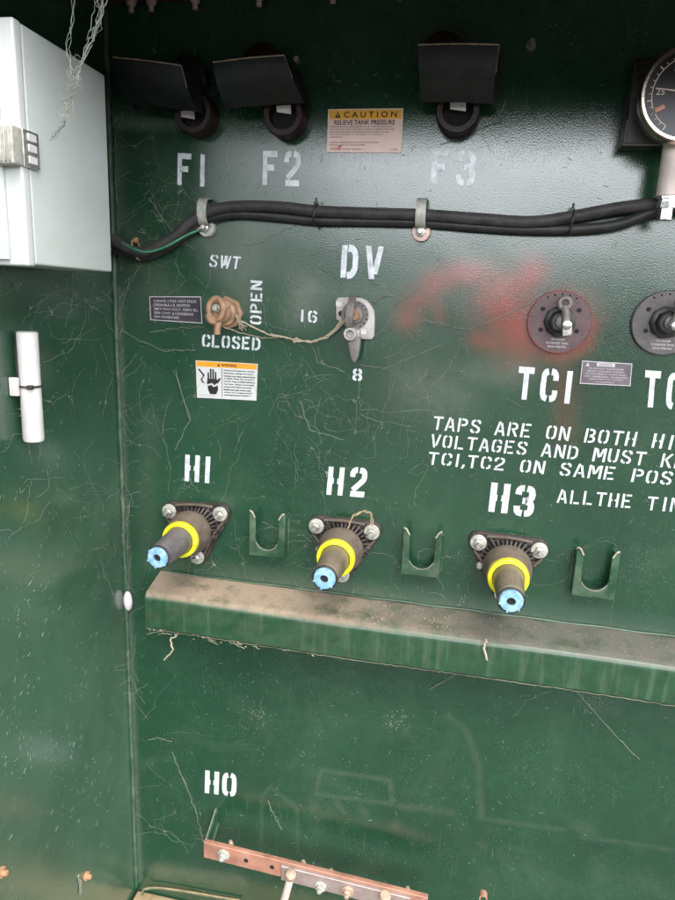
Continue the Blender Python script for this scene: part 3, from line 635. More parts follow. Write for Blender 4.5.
bm=BM(); tube(bm,[P(*q) for q in c_lo],.0072,14,8); k2=obj('black_cable',bm,m_cableb); tag(k2,'lower black cable running beneath the thicker one across the tank wall','cable','black cables across the wall')
bm=BM(); tube(bm,[P(112,237,.03),P(128,246,.035),P(145,252,.036),P(165,247,.033),(P(185,236,.022)),P(201,229,.012)],.0019,8,8); k4=obj('green_wire',bm,m_gw); tag(k4,'thin green earth wire curving from the grey box to the left cable clip','wire')
# cable ties
for (px,py,lab) in ((137,250,'brown cable tie on the cables beside the grey box'),(316,215,'black cable tie midway between the two cable clips'),(571,222,'black cable tie with a knob end, right of the right cable clip')):
    a=P(px,py,.018); bm=BM(); torus(bm,a,(1,0,-.12 if px>200 else .3),.0135,.0016,24,6,sx=1.0,sz=1.15)
    box(bm,(a.x-.003,a.y-.005,a.z+.011),(a.x+.003,a.y+.001,a.z+.0185),.001)
    if px>200: tube(bm,[a+Vector((0,-.002,.016)),a+Vector((.0005,-.002,.024))],.0016,6)
    o=obj('cable_tie',bm,m_black if px>200 else m_tan); tag(o,lab,'cable tie','cable ties on the black cables')
def pclip(px,py,bx,by,label,pinkish):
    a=W(px,py,.012); b=W(bx,by); t=thing('cable_clip',label,'cable clip',(a.x,0,a.z),'metal clips holding the cables'); d=Vector((b.x-a.x,0,b.z-a.z))
    bm=BM(); w=.0072; n=20; rows=[]
    for i in range(n+1):
        s=i/n; ang=-PI*.5+PI*1.0*s   # strap bulging over the cables
        y=-.004-.026*math.cos(ang)**.6 if math.cos(ang)>0 else -.004
        z=.021*math.sin(ang)
        rows.append([bm.verts.new((sx*w+d.x*(.5-s*.5)*.6,y,z+.001)) for sx in (-1,1)])
    for r0,r1 in zip(rows,rows[1:]): bm.faces.new((r0[0],r0[1],r1[1],r1[0]))
    e=[bm.verts.new((d.x+sx*w*1.1,-.004,d.z)) for sx in (-1,1)]; bm.faces.new((e[0],e[1],rows[0][1],rows[0][0]))
    solid(bm, .0018)
    obj('strap',bm,m_zincl,t)
    bm=BM(); lathe(bm,(d.x,0,d.z),OUT,[(0,.0135),(.007,.0135),(.0085,.0125),(.0085,.0)],28,cap=False); obj('washer',bm,m_salm if pinkish else m_zincl,t)
    bm=BM(); lathe(bm,(d.x,-.0085,d.z),OUT,[(0,.0068),(.006,.0068),(.0065,.006)],6); lathe(bm,(d.x,-.012,d.z),OUT,[(0,.0035),(.009,.0035),(.0095,.003)],12); obj('nut',bm,m_zinc,t)
    return t,d
t,d=pclip(206,213,208,228.5,'left cable clip, with the green wire lug under its nut',False)
q=W(199,229)-Vector(t.location); bm=BM(); tube(bm,[Vector((q.x-.002,-.013,q.z)),Vector((d.x-.006,-.011,d.z))],.0036,8); obj('wire_lug',bm,m_salm,t)
pclip(421.5,214,421.5,232.5,'right cable clip, a tall strap with a pinkish washer below the F3 marking',True)

# ================================================================== SWITCH HANDLE (tan)
hc=W(228,313); t=thing('rotary_switch','tan dusty rotary switch handle between SWT and CLOSED, tied with twine','rotary switch',hc)
R=lambda px,py,h: W(px,py,h)-hc
bm=BM(); lathe(bm,(0,0,0),OUT,[(0,.0255),(.007,.026),(.009,.0245)],8); obj('base_plate',bm,m_tan,t)
bm=BM(); lathe(bm,R(226,313,.010)*1.0,OUT,[(0,.020),(.010,.0195),(.012,.015),(.024,.013)],30); obj('hub',bm,m_tan,t)
bm=BM(); lc=R(216,309,.040); torus(bm,lc,(-.25,-1,.05),.0130,.0048,36,12,sx=1.0,sz=1.22)
tube(bm,[lc+Vector((-.013,.001,-.009)),lc+Vector((-.009,.0,-.017)),lc+Vector((.001,0,-.0205))],[.0058,.0052],10,4)
tube(bm,[lc+Vector((.006,.014,-.004)),lc+Vector((.013,.002,.007))],.0065,10); obj('loop',bm,m_tan,t)
bm=BM(); a=R(218,321,.036); b=R(217,333.5,.036); tube(bm,[a,a.lerp(b,.5),b,b+Vector((0,0,-.0015))],[.0062,.0044],12,4); obj('pointer',bm,m_tan,t)
bm=BM(); bolt(bm,lc+Vector((-.001,.004,.001)),.005,.006,washer=1.3); obj('bolt',bm,m_zincl,t)

# ================================================================== DV SWITCH
dc=W(356,315); t=thing('selector_switch','grey dual voltage switch plate with downward pointer, between 16 and 8 and under DV','selector switch',dc)
R=lambda px,py,h: W(px,py,h)-dc
def PP(px,py): q=W(px,py,.008)-dc; return (q.x,q.z)
bm=BM(); ol=[PP(336,300),PP(338,297.5),PP(352,297),PP(360,297.5),PP(366,300),PP(371,305),PP(374,311),PP(374.5,320),PP(374,336),PP(371.5,339.5),PP(362,339),PP(356,338),PP(350,330),PP(342,323),PP(336,319)]
prism(bm,ol,0,-.008,.0015); obj('plate',bm,m_grey,t)
bm=BM(); lathe(bm,(0,-.008,0),OUT,[(0,.021),(.003,.021),(.003,.0165),(.0015,.0165),(.0015,.0135),(.007,.013),(.008,.011),(.008,0)],36,cap=False); obj('dial_ring',bm,m_dgrey,t)
bm=BM(); lathe(bm,(0,-.016,0),OUT,[(0,.0085),(.006,.0085),(.008,.007),(.008,.003),(.006,.003)],24); obj('centre_boss',bm,m_tan,t)
bm=BM()
for k in range(7):
    a=math.radians(-60+k*22); lathe(bm,(.0188*math.cos(a),-.0105,.0188*math.sin(a)),OUT,[(0,.0012),(.0012,.0012)],8)
obj('dial_dots',bm,m_darkhole,t)
bm=BM(); lathe(bm,R(341,313.5,.008),OUT,[(0,.0042),(.0006,.0042)],16); obj('lock_hole',bm,m_darkhole,t)
bm=BM(); pts=[R(353,294.5,.012),R(351.5,301,.030),R(349.5,312,.036),R(349,322,.034),R(350,330,.028)]
n=[];Wd=.0052
sm=[];PPs=[pts[0]*2-pts[1]]+pts+[pts[-1]*2-pts[-2]]
rows=[]
for i in range(1,len(PPs)-2):
    for k in range(6):
        tt=k/6;a,b,c_,d_=PPs[i-1:i+3]; q=.5*((2*b)+(c_-a)*tt+(2*a-5*b+4*c_-d_)*tt*tt+(3*b-a-3*c_+d_)*tt**3)
        rows.append([bm.verts.new(q+Vector((s*Wd,0,0))) for s in (-1,1)])
for r0,r1 in zip(rows,rows[1:]): bm.faces.new((r0[0],r0[1],r1[1],r1[0]))
solid(bm, .003); obj('lever_arm',bm,m_dgrey,t)
bm=BM(); e=R(350.5,334,.024); lathe(bm,e,OUT,[(-.010,.0105),(.004,.0105),(.006,.009),(.006,.0062),(-.003,.006),(-.003,0)],26,cap=False)
obj('eye',bm,m_grey,t)
bm=BM(); e2=R(356,333,.012); box(bm,(e2.x-.004,-.018,e2.z-.006),(e2.x+.006,-.008,e2.z+.005),.001); obj('stop_block',bm,m_grey,t)
def PQ(px,py): q=W(px,py,.022)-dc; return (q.x,q.z)
bm=BM(); prism(bm,[PQ(348.5,338),PQ(349,348),PQ(351,357),PQ(353,362),PQ(356,362.5),PQ(358.5,356),PQ(360,348),PQ(361,337)],-.016,-.025,.002); obj('pointer',bm,m_dgrey,t)
for px,py in ((338.5,304),(363.5,332)):
    bm=BM(); q=R(px,py,.009); box(bm,(q.x-.004,-.0092,q.z-.0035),(q.x+.004,-.0080,q.z+.0035))
    obj('number_decal',bm,m_swhite,t,smooth=False)

# twine between the two handles
def strand(bm,pts,r,sub=6,jit=.001,n=4):
    pts=[Vector(p) for p in pts]; q=[]
    for a,b in zip(pts,pts[1:]):
        for k in range(sub): q.append(a.lerp(b,k/sub)+Vector([random.gauss(0,jit) for _ in range(3)]))
    q.append(pts[-1]); tube(bm,q,r,n,0,cap=False)
bm=BM()
tw=[(234,312,.030),(241,321,.016),(255,328,.010),(268,334,.008),(280,336,.008),(298,340.5,.008),(312,341.5,.009),(325,337,.012),(335,330,.014),(342,322,.022),(349,316,.034)]
strand(bm,[P(*q) for q in tw],.0013,6,.0004,5); strand(bm,[P(q[0]+.8,q[1]+1,q[2]+.0015) for q in tw],.0009,6,.0006,5)
for k in range(9): strand(bm,[P(235,314,.028),P(239+random.uniform(-1,2),322,.022),P(240+k*.9,327+random.uniform(-1,4),.012+random.uniform(0,.01))],.0006,4,.0006)
for k in range(5): strand(bm,[P(297+random.uniform(-4,4),340+random.uniform(-3,3),.010) for _ in range(4)],.0008,4,.0006)
for k in range(6): strand(bm,[P(341,320,.020),P(337+random.uniform(-1,1),327,.018),P(330+random.uniform(-1,3),334+random.uniform(-1,1),.014)],.0008,4,.0007)
strand(bm,[P(222,326,.020),P(240,333,.008),P(262,338,.006),P(280,337,.006)],.0007,6,.0004)
o=obj('twine',bm,m_twine); tag(o,'frayed pale twine slung from the tan switch handle to the grey selector switch','twine')

# ================================================================== TAP DIALS
def tapdial(px,py,label,red):
    cc=W(px,py); t=thing('tap_dial',label,'tap dial',cc,'round tap changer dials')
    r=.0445; bm=BM(); lathe(bm,(0,0,0),OUT,[(0,r),(.005,r),(.0065,r-.0012),(.0065,0)],64,cap=False); obj('disc',bm,m_discr if red else m_disc,t)
    bm=BM(); torus(bm,(0,-.0062,0),OUT,r-.0008,.0008,64,6); obj('rim',bm,m_rim_red if red else m_black,t)
    for a in (38,142,218,322): 
        bm=BM(); a=math.radians(a); lathe(bm,(.033*math.cos(a)*.95,-.0066,.033*math.sin(a)*.72+.003),OUT,[(0,.0032),(.0005,.0032)],16)
        obj('screw_hole',bm,m_darkhole,t)
    bm=BM(); lathe(bm,(0,-.0065,.001),OUT,[(0,.0225),(.006,.022),(.008,.019)],9); lathe(bm,(0,-.0145,.001),OUT,[(0,.0165),(.010,.0155),(.012,.013)],8); obj('knob',bm,m_black,t)
    bm=BM(); lathe(bm,(.001,-.026,.001),OUT,[(0,.010),(.006,.009),(.008,.006)],20); obj('knob_cap',bm,m_dgrey,t)
    bm=BM(); s=1
    if red:
        tube(bm,[(.006,-.036,-.012),(.004,-.036,.010),(.001,-.034,.022)],[.0062,.0052],10,4); torus(bm,(.001,-.034,.0265),OUT,.0072,.0036,26,10)
    else:
        tube(bm,[(.0,-.036,-.004),(.006,-.036,.012),(.010,-.034,.020)],[.0062,.0052],10,4); torus(bm,(.010,-.034,.0255),OUT,.0078,.0036,26,10)
    obj('crank',bm,m_dgrey,t)
    bm=BM(); lathe(bm,(.006 if red else .004,-.041,-.003),OUT,[(0,.0062),(.003,.0062),(.004,.004)],16); 
    obj('cap_screw',bm,m_steel,t)
    if red:
        bm=BM(); prism(bm,[(.002,-.018),(.0135,-.016),(.013,-.004),(.001,-.006)],-.038,-.0425,.001); obj('bright_block',bm,m_zincl,t)
    cw=Vector(cc)
    for i,(s_,w) in enumerate((('TAP CHANGER',.020),('DE-ENERGIZE TRANS.',.031),('BEFORE OPERATING',.025))):
        z=-.026-.0052*i; text_into(s_,(-w/2,-.0066,z),(w/2,-.0066,z),(-w/2,-.0066,z+.0030),m_lett,t,off=.0004)
    # scale marks near the rim
    bm=BM()
    for k in range(5):
        a=math.radians(60+k*15); 
        for s_ in (-1,1):
            x,z=.039*math.cos(a)*s_,.039*math.sin(a); box(bm,(x-.0009,-.0070,z-.0012),(x+.0009,-.0064,z+.0012))
    obj('scale_marks',bm,m_dgrey,t,smooth=False)
tapdial(559,322,'red-hazed round tap dial with upright crank above TC1',True)
tapdial(664.5,323,'clean black round tap dial cut by the right edge of the picture, above TC2',False)

# ================================================================== BUSHINGS
def bolt_part(name,x,z,par,m1):
    bm=BM(); lathe(bm,(x,-.012,z),OUT,[(0,.0128),(.0028,.0128),(.0036,.0118),(.0036,0)],26,cap=False); w=obj('washer',bm,m1,par)
    bm=BM(); lathe(bm,(x,-.0156,z),OUT,[(0,.0078),(.0065,.0078),(.0072,.007)],6); lathe(bm,(x,-.022,z),OUT,[(0,.0042),(.008,.0042),(.009,.0034)],12); obj('nut',bm,m_zinc,w)
def bushing(loc,label):
    t=thing('bushing',label,'bushing',loc,'three high voltage bushings with yellow rings')
    B=[(-.046,.027),(.046,.027),(0,-.053)]
    # triangular flange outline with rounded corners
    pl=[]
    for (x,z),a0 in zip(B,(90,-30,-150)):
        for k in range(7):
            a=math.radians(a0+150-k*120/6-90+ (0)); 
    hull=[]
    for (x,z),mid in zip((B[0],B[1],B[2]),(math.radians(150),math.radians(30),math.radians(270))):
        for k in range(9):
            a=mid+math.radians(62-124*k/8); hull.append((x+.0155*math.cos(a),z+.0155*math.sin(a)))
    bm=BM(); prism(bm,hull,0,-.007,.002); obj('flange',bm,m_flange,t)
    bm=BM(); rr=random.Random(3)
    for k in range(34):   # ribs of the clamp ring
        a=2*PI*k/34; r0=.031; 
        # ribs reach to the triangle's edge
        best=.060
        for i in range(3):
            (x1,z1),(x2,z2)=B[i],B[(i+1)%3]; nx_,nz_=(z2-z1),-(x2-x1); l=math.hypot(nx_,nz_); nx_/=l;nz_/=l
            if nx_*x1+nz_*z1<0: nx_,nz_=-nx_,-nz_
            dd=nx_*x1+nz_*z1+.013; cc=math.cos(a)*nx_+math.sin(a)*nz_
            if cc>1e-3: best=min(best,dd/cc)
        if best<.036: best=.037
        ca,sa=math.cos(a),math.sin(a); h=.018
        near=min(math.hypot(best*ca-x,best*sa-z) for x,z in B)
        if near<.016: best=min(best,.044)
        w=.0016
        p=[(r0-.004,-.006),(best,-.006),(best,-.013+rr.uniform(-.004,.003)),(r0-.004,-.022+rr.uniform(-.004,.003))]
        vs=[]
        for s in (-1,1): vs.append([bm.verts.new((q[0]*ca-s*w*sa,q[1],q[0]*sa+s*w*ca)) for q in p])
        bm.faces.new(vs[0]); bm.faces.new(vs[1][::-1])
        for i in range(4): bm.faces.new((vs[0][i],vs[1][i],vs[1][(i+1)%4],vs[0][(i+1)%4]))
    torus(bm,(0,-.0125,0),OUT,.0400,.0016,40,6)
    obj('clamp_ribs',bm,m_flange,t,smooth=False)
    bm=BM(); tube(bm,[(B[0][0]+.012,-.014,B[0][1]+.012),(0,-.017,.042),(B[1][0]-.012,-.014,B[1][1]+.012)],.0024,8,6)
    tube(bm,[(B[1][0]+.006,-.014,B[1][1]-.013),(.034,-.015,-.008),(.013,-.014,-.046)],.0022,8,6)
    tube(bm,[(B[0][0]-.006,-.014,B[0][1]-.013),(-.034,-.015,-.008),(-.013,-.014,-.046)],.0022,8,6); obj('clamp_bar',bm,m_collar,t)
    for x,z in B: bolt_part('b',x,z,t,m_zincl)
    bm=BM(); lathe(bm,(-.040,-.012,-.010),OUT,[(0,.005),(.008,.005),(.010,.0035)],12); obj('side_screw',bm,m_zincl,t)
    bm=BM(); lathe(bm,(0,-.004,0),OUT,[(0,.027),(.012,.0285),(.020,.033),(.026,.0345),(.030,.0345),(.031,.0372),(.040,.037),(.044,.0355),(.052,.034),(.060,.032),(.064,.0315)],48); obj('collar',bm,m_collar,t)
    bm=BM(); lathe(bm,(0,-.068,0),OUT,[(0,.028),(-.001,.0297),(.004,.0302),(.009,.0297),(.0098,.0285),(.0098,.0238),(.006,.0225)],56); obj('yellow_ring',bm,m_yellow,t)
    bm=BM(); lathe(bm,(0,-.066,0),OUT,[(0,.0232),(.012,.0228),(.040,.0210),(.070,.0190),(.076,.0187),(.0765,.0175),(.079,.0175),(.0795,.0186),(.083,.0184)],48); obj('barrel',bm,m_tube,t)
    bm=BM(); torus(bm,(0,-.1495,0),OUT,.0172,.0018,48,8); obj('o_ring',bm,m_black,t)
    bm=BM(); n=48; prof=[(0,.0165),(.004,.0162),(.006,.0145),(.0062,.0062),(-.006,.0058)]
    lathe(bm,(0,-.1485,0),OUT,prof,n,cap=False); obj('end_cap',bm,m_blue,t)
    bm=BM(); lathe(bm,(0,-.1500,0),OUT,[(0,.0061),(.0005,.0061)],20); obj('bore',bm,m_darkhole,t)
    bm=BM()
    for k in range(6):
        a=PI/3*k+.3; box(bm,(.0155*math.cos(a)-.0012,-.1552,.0155*math.sin(a)-.0012),(.0155*math.cos(a)+.0012,-.150,.0155*math.sin(a)+.0012))
    obj('cap_lugs',bm,m_blue,t)
    return t
def wl(px,py):
    q=W(px,py,.015); return Vector((q.x,0,q.z))
b1=bushing(wl(195,528),'bushing with a grey barrel under H1, nearest the corner')
b2=dup(b1,wl(343,545),'bushing with a brown barrel under H2, between the other two')
b3=dup(b1,wl(506.5,563),'bushing with a brown barrel under H3, above the right half of the ledge')
for ch in b1.children:
    if ch.name.startswith('barrel'):
        ch.material_slots[0].link='OBJECT'; ch.material_slots[0].material=m_tubeg
b1.rotation_euler.y=math.radians(-3); b3.rotation_euler.y=math.radians(1.5)
# twine loop / debris on bushings
bm=BM()
for (x,y) in ((362,512),):
    for k in range(3 if x!=362 else 2):
        strand(bm,[P(x-14,y+16,.04),P(x-8+random.uniform(-2,2),y+3,.035),P(x+2,y-2+random.uniform(-1,2),.03),P(x+10,y+3,.03),P(x+9+random.uniform(-2,2),y+15,.03)],.0007,5,.0009)
o=obj('dry_rootlets',bm,m_litter); tag(o,'dry brown rootlets and fibres caught over the three bushing flanges','debris',kind='stuff')

# ================================================================== PARKING BRACKETS
def bracket(bl,br,label):
    p=W(*bl,.022); q=W(*br,.022); wid=q.x-p.x
    t=thing('parking_bracket',label,'bracket',((p.x+q.x)/2,0,(p.z+q.z)/2),'U-shaped parking brackets on the wall'); t.scale=(1,1,1)
    return t,wid
def build_bracket(t,w):
    hw=w/2; aw=.0105; H=.077; r=hw-aw; zc=.012+r
    pl=[(-hw,0),(hw,0),(hw,H-.004),(hw-.003,H),(hw-.006,H-.001),(hw-aw,H-.014)]
    pl+= [(r*math.cos(a),zc+r*math.sin(a)) for a in [-PI*k/18 for k in range(0,19)]]
    pl+= [(-hw+aw,H-.014),(-hw+.006,H-.001),(-hw+.003,H),(-hw,H-.004)]
    bm=BM(); prism(bm,pl,-.0185,-.0225,.0008,1)
    obj('front_plate',bm,m_green,t)
    for s in (-1,1):
        bm=BM(); x0,x1=(-hw,-hw+.004) if s<0 else (hw-.004,hw)
        box(bm,(x0,-.0184,.001),(x1,-.0005,H-.006),.0006,1); o=obj('side_flange',bm,m_green,t)
        bm=BM(); tube(bm,[(s*(hw+.001),-.002,.004+k*.006+random.uniform(-.001,.001)) for k in range(11)],.0025,6); obj('weld_bead',bm,m_green,o)
        bm=BM(); tube(bm,[(s*(hw-.010),-.023,H-.010),(s*(hw-.005),-.023,H-.001),(s*(hw-.0005),-.022,H+.001)],.0013,5,3); obj('dusty_tip',bm,m_twine,t)
    bm=BM(); tube(bm,[(r*math.cos(a),-.0227,zc+r*math.sin(a)-.0004) for a in [-PI*k/24 for k in range(3,22)]],.0008,5); obj('worn_edge',bm,m_web,t)
for i,(bl,br,lab) in enumerate((((248,554),(285,559.5),'U-shaped green parking bracket right of the H1 bushing'),
    ((401,573),(439,579),'U-shaped green parking bracket between the H2 and H3 bushings'),
    ((570.5,595),(614.5,600.5),'U-shaped green parking bracket right of the H3 bushing'))):
    t,w=bracket(bl,br,lab)
    if i==0: proto=t; build_bracket(t,.061)
    else:
        loc=Vector(t.location); bpy.data.objects.remove(t); dup(proto,loc,lab)

# ================================================================== GREY CONTROL BOX ON THE SIDE WALL
xb=XC+.088; y0,y1=-.155,-.318; zb0,zb1=Z0+.026,Z0+.272
t=thing('control_box','pale grey enamelled steel control box fixed high on the left side panel','control box',(XC,0,Z0))
Lc=lambda v: Vector(v)-Vector(t.location)
bm=BM(); box(bm,Lc((XC+.0005,y1,zb0)),Lc((xb,y0,zb1)),.003,3); obj('body',bm,m_box,t)
bm=BM(); box(bm,Lc((XC+.002,y1-.014,zb0-.002)),Lc((xb+.0005,y1-.0005,zb1+.001)),.003,3); obj('door',bm,m_boxedge,t)
bm=BM(); box(bm,Lc((XC+.004,y1-.020,zb0+.004)),Lc((xb-.020,y1-.0145,zb1-.006)),.002,2); obj('door_panel',bm,m_box,t)
zc=(LW(25,149,xb).z)-Z0
bm=BM(); box(bm,(.088-.034,y1-.030,zc-.019),(.088+.0035,y1-.0146,zc+.019),.002,2)
for k in range(7): box(bm,(.088-.032+k*.005,y1-.0318,zc-.017),(.088-.0297+k*.005,y1-.0296,zc+.017),.0006,1)
la=obj('latch',bm,m_zincl,t)
bm=BM(); box(bm,(.088+.0006,y1-.0145,zc-.019),(.088+.005,y1+.012,zc+.019),.0015,2); obj('hinge_leaf',bm,m_zinc,la)
bm=BM()
for dz in (-.011,0.001,.012): box(bm,(.088+.0051,y1-.008,zc+dz-.004),(.088+.0065,y1+.006,zc+dz+.004),.0005,1)
obj('hinge_recess',bm,m_boxedge,la)
# brackets holding the box to the side panel
# white tube on the side wall
p=LW(27,332,XC+.018); q=LW(34,442,XC+.018)
t=thing('vial_tube','white plastic document tube strapped upright to the side panel under the grey box','tube',((p+q)/2))
a=p-Vector(t.location); b=q-Vector(t.location); d=(b-a).normalized(); L=(b-a).length
bm=BM(); lathe(bm,a,d,[(0,.0115),(.0005,.0132),(L*.45,.0130),(L*.75,.0132),(L-.006,.0135),(L-.002,.0125),(L,.008)],28); obj('tube_body',bm,m_white,t)
bm=BM(); lathe(bm,a-d*.0006,d,[(0,.0118),(.0004,.0118)],20); obj('tube_mouth',bm,m_boxedge,t)
bm=BM(); e=a.lerp(b,.48); torus(bm,e,d,.0142,.0015,30,6); box(bm,e+Vector((.006,-.0165,-.003)),e+Vector((.013,-.0105,.003)),.001); obj('strap',bm,m_black,t)
bm=BM(); box(bm,e+Vector((-.0175,-.019,-.012)),e+Vector((-.006,-.0125,.012)),.0015); obj('mount_pad',bm,m_white,t)
# cocoon at the corner
q=W(128,601,.006); bm=BM(); bmesh.ops.create_uvsphere(bm,u_segments=20,v_segments=14,radius=1)
for v in bm.verts: v.co=Vector((q.x+v.co.x*.0085,q.y+v.co.y*.006,q.z+v.co.z*.019))
o=obj('cocoon',bm,m_cocoon); tag(o,'small white oval spider cocoon stuck in the corner left of the ledge end','cocoon')
# rusty bolts on side wall
for (px,py,lab) in ((86,876,'small rusty bolt end low on the side panel near the corner'),(1,872,'small pale bolt end low on the side panel at the left edge')):
    q=LW(px,py,XC); bm=BM(); lathe(bm,q,(1,0,0),[(0,.008),(.003,.0078),(.003,.0045),(.009,.0042),(.010,.003)],10); o=obj('bolt_end',bm,m_rust); tag(o,lab,'bolt')
bm=BM()
q=LW(79,882,XC+.001)
for k in range(8): strand(bm,[q+Vector((.001,random.uniform(-.006,.006),random.uniform(-.03,.03))) for _ in range(2)],.0006,5,.0008)
tag(obj('web_tuft',bm,m_web),'wispy web tuft beside the rusty bolt on the side panel','web',kind='stuff')

# ================================================================== GAUGE
gc=W(690,92,.085); t=thing('dial_gauge','round black-faced dial gauge in a bright rim, cut by the right edge of the picture','gauge',(gc.x,0,gc.z)); g0=Vector(t.location)
bx=W(636,150,.0); 
bm=BM(); a=W(632,62,.02)-g0; b=W(632,148,.02)-g0
box(bm,(a.x,-.034,b.z),(.060,-.0005,a.z),.004,3); obj('mounting_box',bm,m_black,t)
bm=BM(); tube(bm,[(a.x+.001,-.0345,b.z+.03),(a.x+.001,-.0345,b.z+.004),(a.x+.006,-.0345,b.z+.001),(.03,-.0345,b.z+.001)],.0014,6,3); obj('gasket_edge',bm,m_dgrey,t)
R_=.0560
bm=BM(); lathe(bm,(0,-.034,0),OUT,[(0,R_*.86),(.02,R_*.9),(.034,R_*.93)],56); obj('case',bm,m_dgrey,t)
bm=BM(); lathe(bm,(0,-.066,0),OUT,[(0,R_*.93),(.002,R_*.985),(.008,R_),(.016,R_*.99),(.019,R_*.955),(.019,R_*.90),(.014,R_*.885)],64,cap=False); obj('bezel',bm,m_copring,t)
bm=BM(); lathe(bm,(0,-.0795,0),OUT,[(0,R_*.89),(.0005,R_*.89)],56); obj('dial_face',bm,m_dial,t)
bm=BM(); yy=-.0803
def arcstrip(r0,r1,a0,a1,y,n=30):
    last=None
    for k in range(n+1):
        a=math.radians(a0+(a1-a0)*k/n); v=[bm.verts.new((r*math.cos(a),y,r*math.sin(a))) for r in (r0,r1)]
        if last: bm.faces.new((last[0],last[1],v[1],v[0]))
        last=v
arcstrip(.0405,.0415,-60,240,yy,80)
for k in range(31):
    a=math.radians(-60+k*10); big=k%5==0; r0,r1=.0418,.0465 if big else .0445; w=.0007 if big else .0004
    ca,sa=math.cos(a),math.sin(a)
    bm.faces.new([bm.verts.new((r*ca-s*w*sa,yy,r*sa+s*w*ca)) for r,s in ((r0,-1),(r1,-1),(r1,1),(r0,1))])
obj('dial_scale',bm,m_dialw,t,smooth=False)
for s_,ang in (('25',176),('50',118),('75',90),('100',50),('0',262)):
    a=math.radians(ang); x,z=.032*math.cos(a),.032*math.sin(a); w=.0048*len(s_)
    text_into(s_,(x-w/2,yy,z-.0035),(x+w/2,yy,z-.0035),(x-w/2,yy,z+.0035),m_dialw,t,off=.0003,name='numeral')
bm=BM(); tube(bm,[(-.038,-.0815,.006),(.004,-.0815,0)],[.0006,.0016],6); lathe(bm,(0,-.080,0),OUT,[(0,.005),(.003,.005)],20); obj('needle',bm,m_dialw,t)
bm=BM(); tube(bm,[(-.036,-.0818,-.0195),(-.026,-.0818,-.0145)],.0032,8); obj('red_pointer',bm,m_salmon,t)
bm=BM(); tube(bm,[(0,-.0512,-R_*.80),(-.0,-.0512,-R_*.92),(0,-.0512,-.112)],.0140,24); obj('stem',bm,m_post,t)
bm=BM(); lathe(bm,(0,-.0512,-.1125),(0,0,-1),[(0,.0125),(.003,.0125),(.003,.0105),(.007,.0105),(.007,.0125),(.014,.012),(.014,.009),(.028,.009)],8); obj('gland_nut',bm,m_steel,t)

# ================================================================== EARTH BAR
def pb(px,py,h=.066): return W(px,py,h)
A0=pb(203.5,842); A1=pb(428,898); 
t=thing('earth_bar','bolted copper earth bar standing off the wall below H0','earth bar',(A0.x,0,A0.z)); g0=Vector(t.location)
hb=pb(203.5,842).z-pb(205.5,858).z
Lb=A1.x-A0.x; slope=(A1.z-A0.z)
nrm=-.066
bm=BM()
def barprism(x0,x1,y0_,y1_,ztop,h,bev=.001,sl=slope/Lb):
    vs=[]
    poly=[(x0,ztop+sl*x0-h),(x1,ztop+sl*x1-h),(x1,ztop+sl*x1),(x0,ztop+sl*x0)]
    prism(bm,poly,y0_,y1_,bev,1)
xh1=pb(246,862).x-g0.x; xh2=pb(272,868).x-g0.x; xo=pb(281,0).x-g0.x
xo=pb(282,870).x-g0.x
barprism(0,Lb,-.058,-.066,0,hb); obj('copper_bar',bm,m_copper,t)
bm=BM(); barprism(xo,Lb*.93,-.0662,-.072,-.004,hb*.88); obj('tinned_bar',bm,m_tinned,t)
for x in (xh1,xh2):
    bm=BM(); lathe(bm,(x,-.0661,slope/Lb*x-hb*.5),OUT,[(0,.0042),(.0004,.0042)],14); obj('bolt_hole',bm,m_darkhole,t)
for px,py,mm,rr_,hh in ((223,856,m_zincl,.0075,.0),(321,885,m_zincl,.0072,.006),(348,890,m_bronze,.0075,.006)):
    q=pb(px,py,.07)-g0; bm=BM(); bolt(bm,(q.x,-.0664-hh,q.z),rr_,.007,washer=1.5,stud=.004); obj('bolt',bm,mm,t)
for px,py in ((229,846),(302,866),(330,875),(407,893)):
    q=pb(px,py+3,.058)-g0; bm=BM(); lathe(bm,(q.x,-.050,q.z),(0,0,1),[(-.006,.006),(.004,.0058),(.008,.004),(.010,.003)],10); obj('stud_end',bm,m_bronze,t)
q=pb(291,876,.078)-g0; e=pb(281,912,.078)-g0
bm=BM(); tube(bm,[q+Vector((0,0,0)),q.lerp(e,.5),e],.0068,14); obj('earth_rod',bm,m_post,t)
bm=BM(); lathe(bm,q+Vector((0,-.002,.004)),(0,-.3,1),[(-.006,.009),(.003,.010),(.006,.008),(.007,.003)],16); obj('rod_clamp',bm,m_bronze,t)
q2=pb(385,898,.075)-g0; bm=BM(); lathe(bm,q2+Vector((0,0,.003)),(0,-.3,1),[(-.006,.009),(.003,.010),(.006,.008)],16); obj('rod_clamp',bm,m_bronze,t)
# stand-off bracket from wall
wp=W(217,809)-g0; bp_=Vector((.004,-.058,0))
bm=BM()
vs=[Vector((wp.x-.002,0,wp.z)),Vector((.002,-.060,-.001)),Vector((.002,-.060,-hb)),Vector((wp.x-.002,0,wp.z-hb))]
f=[bm.verts.new(v) for v in vs]; bm.faces.new(f)
f2=[bm.verts.new(v) for v in (vs[2]+Vector((.007,0,-.001)),vs[3]+Vector((.007,0,-.001)))]; bm.faces.new((f[3],f[2],f2[0],f2[1]))
solid(bm, .004); obj('standoff',bm,m_green,t)
bm=BM(); tube(bm,[vs[0]+Vector((0,-.001,.001)),vs[1]+Vector((0,0,.001))],.0012,5); obj('dusty_edge',bm,m_web,t)
